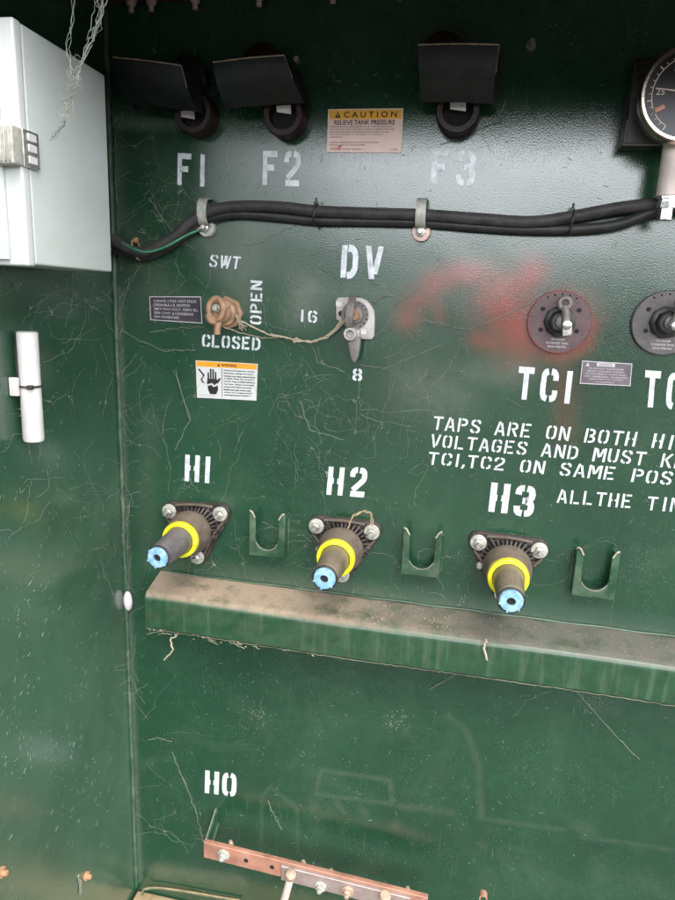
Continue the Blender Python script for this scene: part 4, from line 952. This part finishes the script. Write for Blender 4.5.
# copper lug at the bottom right
q=W(483,898,.05); t=thing('copper_lug','bent copper lug tip poking up at the bottom edge, right of the earth bar','lug',q)
bm=BM(); n=14; rows=[]
for k in range(n+1):
    a=PI*k/n*1.25-.2; rows.append([bm.verts.new((.007*math.cos(a),y,.004+.007*math.sin(a))) for y in (-.006,.006)])
ex=[bm.verts.new((.0068,y,-.05)) for y in (-.006,.006)]; bm.faces.new((ex[0],ex[1],rows[0][1],rows[0][0]))
for r0,r1 in zip(rows,rows[1:]): bm.faces.new((r0[0],r0[1],r1[1],r1[0]))
solid(bm, .0022); obj('strip',bm,m_copper,t)

# ================================================================== WEBS, FIBRES, LITTER
def randweb(bm,cx,cy,spread,n,steps=10,step=9,r=.00015,hmax=.006,plane='w'):
    for _ in range(int(n*.6)):
        x=cx+random.gauss(0,spread); y=cy+random.gauss(0,spread*.8); a=random.uniform(0,2*PI); pts=[]
        for k in range(random.randint(3,steps)):
            h=random.uniform(.001,hmax)
            if plane=='w':
                if x<118: break
                pts.append(W(x,y,h))
            else:
                if x>116: break
                pts.append(LW(x,y,XC+h))
            a+=random.gauss(0,.3) if random.random()<.7 else random.gauss(0,1.2); x+=math.cos(a)*step*random.uniform(.5,1.4); y+=math.sin(a)*step*random.uniform(.5,1.4)
        if len(pts)>2:
            strand(bm,pts,r*random.uniform(.6,1.5),3,.0006,3)
            if random.random()<.45:      # dust knot caught on the thread
                c=random.choice(pts); s_=random.uniform(.0008,.0028)
                for _k in range(random.randint(3,9)):
                    o_=Vector([random.gauss(0,s_) for _ in range(3)]); o_.y=-abs(o_.y)*.5; tube(bm,[c+o_,c+o_+Vector([random.gauss(0,s_) for _ in range(3)])],random.uniform(.0002,.0005),3,0,False)
bm=BM()
for (x,y,s,n) in ((150,240,22,30),(200,245,25,20),(165,210,25,16),(140,420,14,12),(290,400,45,40),(330,420,40,24),(170,460,25,18),(390,340,40,22),(450,300,35,22),(300,300,45,18),
                  (260,560,30,22),(340,570,24,14),(440,600,24,14),(300,500,60,22),(220,570,22,14),(410,480,50,16),(170,100,30,18),(160,170,30,14),(150,740,18,6),(190,830,20,12),(400,410,40,18),(450,60,60,6),(520,640,60,6),(560,560,14,8)):
    randweb(bm,x,y,s,n,plane='w')
o=obj('cobweb_threads',bm,m_web); tag(o,'fine dusty cobweb threads clinging all over the tank wall','cobweb',kind='stuff')
bm=BM()
for (x,y,s,n) in ((60,300,20,26),(90,330,14,18),(60,470,25,14),(90,500,16,12),(70,410,20,10),(95,560,10,8)):
    randweb(bm,x,y,s,n,plane='s')
for _ in range(34):   # bits bridging the corner
    z=random.uniform(Z0-.75,Z0+.3); strand(bm,[(XC+.001,-random.uniform(.002,.05),z),(XC+random.uniform(.003,.012),-.004,z+random.uniform(-.03,.02)),(XC+random.uniform(.005,.05),-.001,z+random.uniform(-.05,.05))],random.uniform(.00015,.0003),5,.0012,3)
o=obj('side_cobweb',bm,m_web); tag(o,'dusty cobweb threads on the side panel and across the corner','cobweb',kind='stuff')
# short lint fibres
bm=BM()
for _ in range(800):
    x=random.uniform(-5,112); y=random.triangular(290,895,760)
    if math.sin(x*.11+y*.017)+math.sin(y*.045-x*.03)<random.uniform(-1.8,1.2): continue
    p=LW(x,y,XC+.0012)
    if p.y<-.4: continue
    l=random.uniform(.001,.009)*random.choice((.5,1,1)); a=random.gauss(.2,.8); q=p+Vector((0,math.sin(a)*l,math.cos(a)*l))
    tube(bm,[p,p.lerp(q,.5)+Vector((.0004,random.gauss(0,.0006),0)),q],random.uniform(.0001,.00026),3,0,False)
o=obj('side_lint',bm,m_fibre); tag(o,'short pale lint fibres stuck all over the side panel','lint',kind='stuff')
bm=BM()
for _ in range(1600):
    x=random.uniform(120,690); y=random.uniform(60,895)
    if x>380 and random.random()<.62: continue
    if 600<y and random.random()<.35: continue
    p=W(x,y,.0012); l=random.uniform(.0015,.008); a=random.uniform(0,PI); q=p+Vector((math.sin(a)*l,0,math.cos(a)*l))
    tube(bm,[p,p.lerp(q,.5)+Vector((random.gauss(0,.0005),-.0004,0)),q],random.uniform(.0001,.00026),3,0,False)
for (cx,cy,s,n) in ((256,715,7,60),(396,722,7,60),(590,705,9,70),(230,700,25,40),(300,745,30,40),(450,760,60,60),(500,850,50,40)):
    for _ in range(n):
        p=W(random.gauss(cx,s),random.gauss(cy,s*.8),.001); r=random.uniform(.0003,.0008)
        tube(bm,[p,p+Vector((r,0,r*.6))],r,5,0,True)
o=obj('wall_lint',bm,m_fibre); tag(o,'short pale lint fibres and grains stuck on the tank wall','lint',kind='stuff')
# long noticeable threads
bm=BM()
for pts in ([(150,332),(178,328),(205,327)],[(148,740),(158,738),(172,742)],[(370,305),(385,296),(400,295)],[(100,515),(115,530),(128,548)],[(172,752),(188,790),(197,815),(203,842)],
            [(360,365),(385,368),(405,360),(440,345)],[(312,345),(318,362),(345,372)],[(420,320),(470,330),(540,300),(556,280)],[(268,800),(274,815),(282,830)],[(575,690),(620,740),(640,760)],
            [(430,690),(475,660),(520,650)],[(130,500),(124,540),(128,590)],[(175,370),(190,420),(175,450)],[(120,330),(160,350),(196,350)],[(440,145),(480,128),(500,122),(505,100)],[(150,200),(175,235),(195,250)],[(300,400),(310,430),(345,440)]):
    if pts[0][0]<118: pp=[W(max(x,119),y,.006) for x,y in pts]
    else: pp=[W(x,y,.003) for x,y in pts]
    strand(bm,pp,.00038,8,.0009,4); strand(bm,pp,.00018,6,.0018,3)
o=obj('spider_strands',bm,m_web); tag(o,'longer pale spider strands stretched across the tank wall','cobweb',kind='stuff')
# web hanging in front of the box, upper left
bm=BM()
hw=lambda px,py,h=.34: W(px,py,h)
for k in range(6):
    j=lambda a=1.9: random.gauss(0,a)
    strand(bm,[hw(106+j(),-15),hw(101+j(),15),hw(92+j(),40),hw(80+j(),68),hw(74+j(),88),hw(66+j(),108),hw(62+j(),124),hw(52+j(),140)],.0003,6,.0010,4)
for k in range(3):
    strand(bm,[hw(75+j(),-15),hw(70+j(),20),hw(69+j(),50),hw(70+j(),72),hw(73+j(),90)],.00025,6,.0009,4)
for k in range(26):
    y=random.uniform(60,118); x=70+(95-y)*.12+random.gauss(0,3); strand(bm,[hw(x,y),hw(x+random.gauss(0,5),y+random.gauss(0,6)),hw(x+random.gauss(0,5),y+random.gauss(0,8))],.0002,4,.0014,3)
for k in range(5):
    strand(bm,[hw(96+j(3),0+j(3)),hw(100+j(3),18+j(4)),hw(90+j(3),35+j(4))],.0003,4,.0015,3)
o=obj('hanging_cobweb',bm,m_web); tag(o,'torn cobweb hanging from the top in front of the pale grey box','cobweb')
# litter under the ledge
bm=BM()
for _ in range(34):
    x=min(148+abs(random.gauss(0,1))*75,420); t_=(x-148)/527; y=628+t_*75+random.uniform(-3,5); p=W(x,y,.084)
    if random.random()<.5: strand(bm,[p,p+Vector((random.gauss(0,.008),random.uniform(-.003,.004),random.uniform(-.006,.004))),p+Vector((random.gauss(0,.012),0,random.uniform(-.008,.004)))],random.uniform(.0002,.0005),4,.0008,4)
    else: tube(bm,[p,p+Vector((random.uniform(-.004,.004),0,random.uniform(-.004,.002)))],random.uniform(.0005,.0012),5)
strand(bm,[W(178,634,.08),W(170,640,.08),W(174,650,.08),W(164,660,.078)],.0014,5,.0007,5)
strand(bm,[W(486,640,.086),W(484,648,.088),W(487,660,.088)],.0018,5,.0007,5)
o=obj('ledge_litter',bm,m_twine); tag(o,'pale web litter and crumbs hanging along the lower edge of the ledge','debris',kind='stuff')
bm=BM()
for _ in range(500):
    x=random.uniform(xl+.01,.45); y=random.uniform(-.082,-.004); r=random.uniform(.0003,.0009)*(1.3 if x<0 else .8)
    p=Vector((x,y,ztop+.003*(1+y/.084)+math.sin(x*9)*.0012+r*.3)); tube(bm,[p,p+Vector((r*1.2,r*.4,r*.2))],r,5)
o=obj('ledge_crumbs',bm,m_crumb); tag(o,'tan dirt crumbs lying on top of the ledge','dirt',kind='stuff')

# fix second clip (built here so its material exists)
# ================================================================== CAMERA, LIGHT, WORLD
cam=bpy.data.cameras.new('camera'); co=bpy.data.objects.new('camera',cam); C.objects.link(co)
Xc,Yc,Zc=M[:,0],M[:,1],M[:,2]   # camera right, up, forward in world coordinates
co.matrix_world=Matrix(((Xc[0],Yc[0],-Zc[0],0),(Xc[1],Yc[1],-Zc[1],-1),(Xc[2],Yc[2],-Zc[2],Z0),(0,0,0,1)))
cam.sensor_fit='VERTICAL'; cam.sensor_height=36; cam.lens=36*F/900; cam.clip_end=200; cam.clip_start=.01
S.camera=co
EL,AZ=math.radians(56),math.radians(155)   # sun behind the tank, a little to the left
sd=Vector((math.sin(AZ)*math.cos(EL),math.cos(AZ)*math.cos(EL),math.sin(EL)))
sun=bpy.data.lights.new('sun','SUN'); sun.energy=1.15; sun.angle=math.radians(40); sun.color=(1,.96,.90)
so=bpy.data.objects.new('sun',sun); C.objects.link(so); so.rotation_euler=(-sd).to_track_quat('-Z','Y').to_euler(); so.location=(1,-3,5)
w=bpy.data.worlds.new('World'); S.world=w; w.use_nodes=True; nt=w.node_tree
sky=nt.nodes.new('ShaderNodeTexSky'); sky.sky_type='NISHITA'; sky.sun_disc=False; sky.sun_elevation=EL; sky.sun_rotation=AZ
sky.dust_density=9.0; sky.air_density=1.0; sky.ozone_density=1.0
hs=nt.nodes.new('ShaderNodeHueSaturation'); hs.inputs['Saturation'].default_value=.35; nt.links.new(sky.outputs[0],hs.inputs['Color'])
# bright band added above the horizon to lift the sheen on the wall
N_=nt.nodes; tc=N_.new('ShaderNodeTexCoord'); sx=N_.new('ShaderNodeSeparateXYZ'); nt.links.new(tc.outputs['Generated'],sx.inputs[0])
r1=N_.new('ShaderNodeMapRange'); r1.interpolation_type='SMOOTHSTEP'; r1.inputs['From Min'].default_value=.62; r1.inputs['From Max'].default_value=.25; nt.links.new(sx.outputs['Z'],r1.inputs['Value'])
r0=N_.new('ShaderNodeMapRange'); r0.interpolation_type='SMOOTHSTEP'; r0.inputs['From Min'].default_value=-.02; r0.inputs['From Max'].default_value=.2; nt.links.new(sx.outputs['Z'],r0.inputs['Value'])
nz_=N_.new('ShaderNodeTexNoise'); nz_.inputs['Scale'].default_value=3.2; nz_.inputs['Detail'].default_value=6; nt.links.new(tc.outputs['Generated'],nz_.inputs['Vector'])
rn=N_.new('ShaderNodeMapRange'); rn.inputs['From Min'].default_value=.38; rn.inputs['From Max'].default_value=.62; rn.inputs['To Min'].default_value=.6; nt.links.new(nz_.outputs['Fac'],rn.inputs['Value'])
ma=N_.new('ShaderNodeMath'); ma.operation='MULTIPLY'; nt.links.new(r1.outputs[0],ma.inputs[0]); nt.links.new(r0.outputs[0],ma.inputs[1])
mb=N_.new('ShaderNodeMath'); mb.operation='MULTIPLY'; nt.links.new(ma.outputs[0],mb.inputs[0]); nt.links.new(rn.outputs[0],mb.inputs[1])
mc_=N_.new('ShaderNodeMix'); mc_.data_type='RGBA'; nt.links.new(mb.outputs[0],mc_.inputs['Factor']); nt.links.new(hs.outputs[0],mc_.inputs['A']); mc_.inputs['B'].default_value=(42,43.5,46,1)
nt.links.new(mc_.outputs['Result'],nt.nodes['Background'].inputs[0]); nt.nodes['Background'].inputs[1].default_value=.15
S.view_settings.view_transform='Standard'; S.view_settings.look='None'; S.view_settings.exposure=0.45; S.view_settings.gamma=1
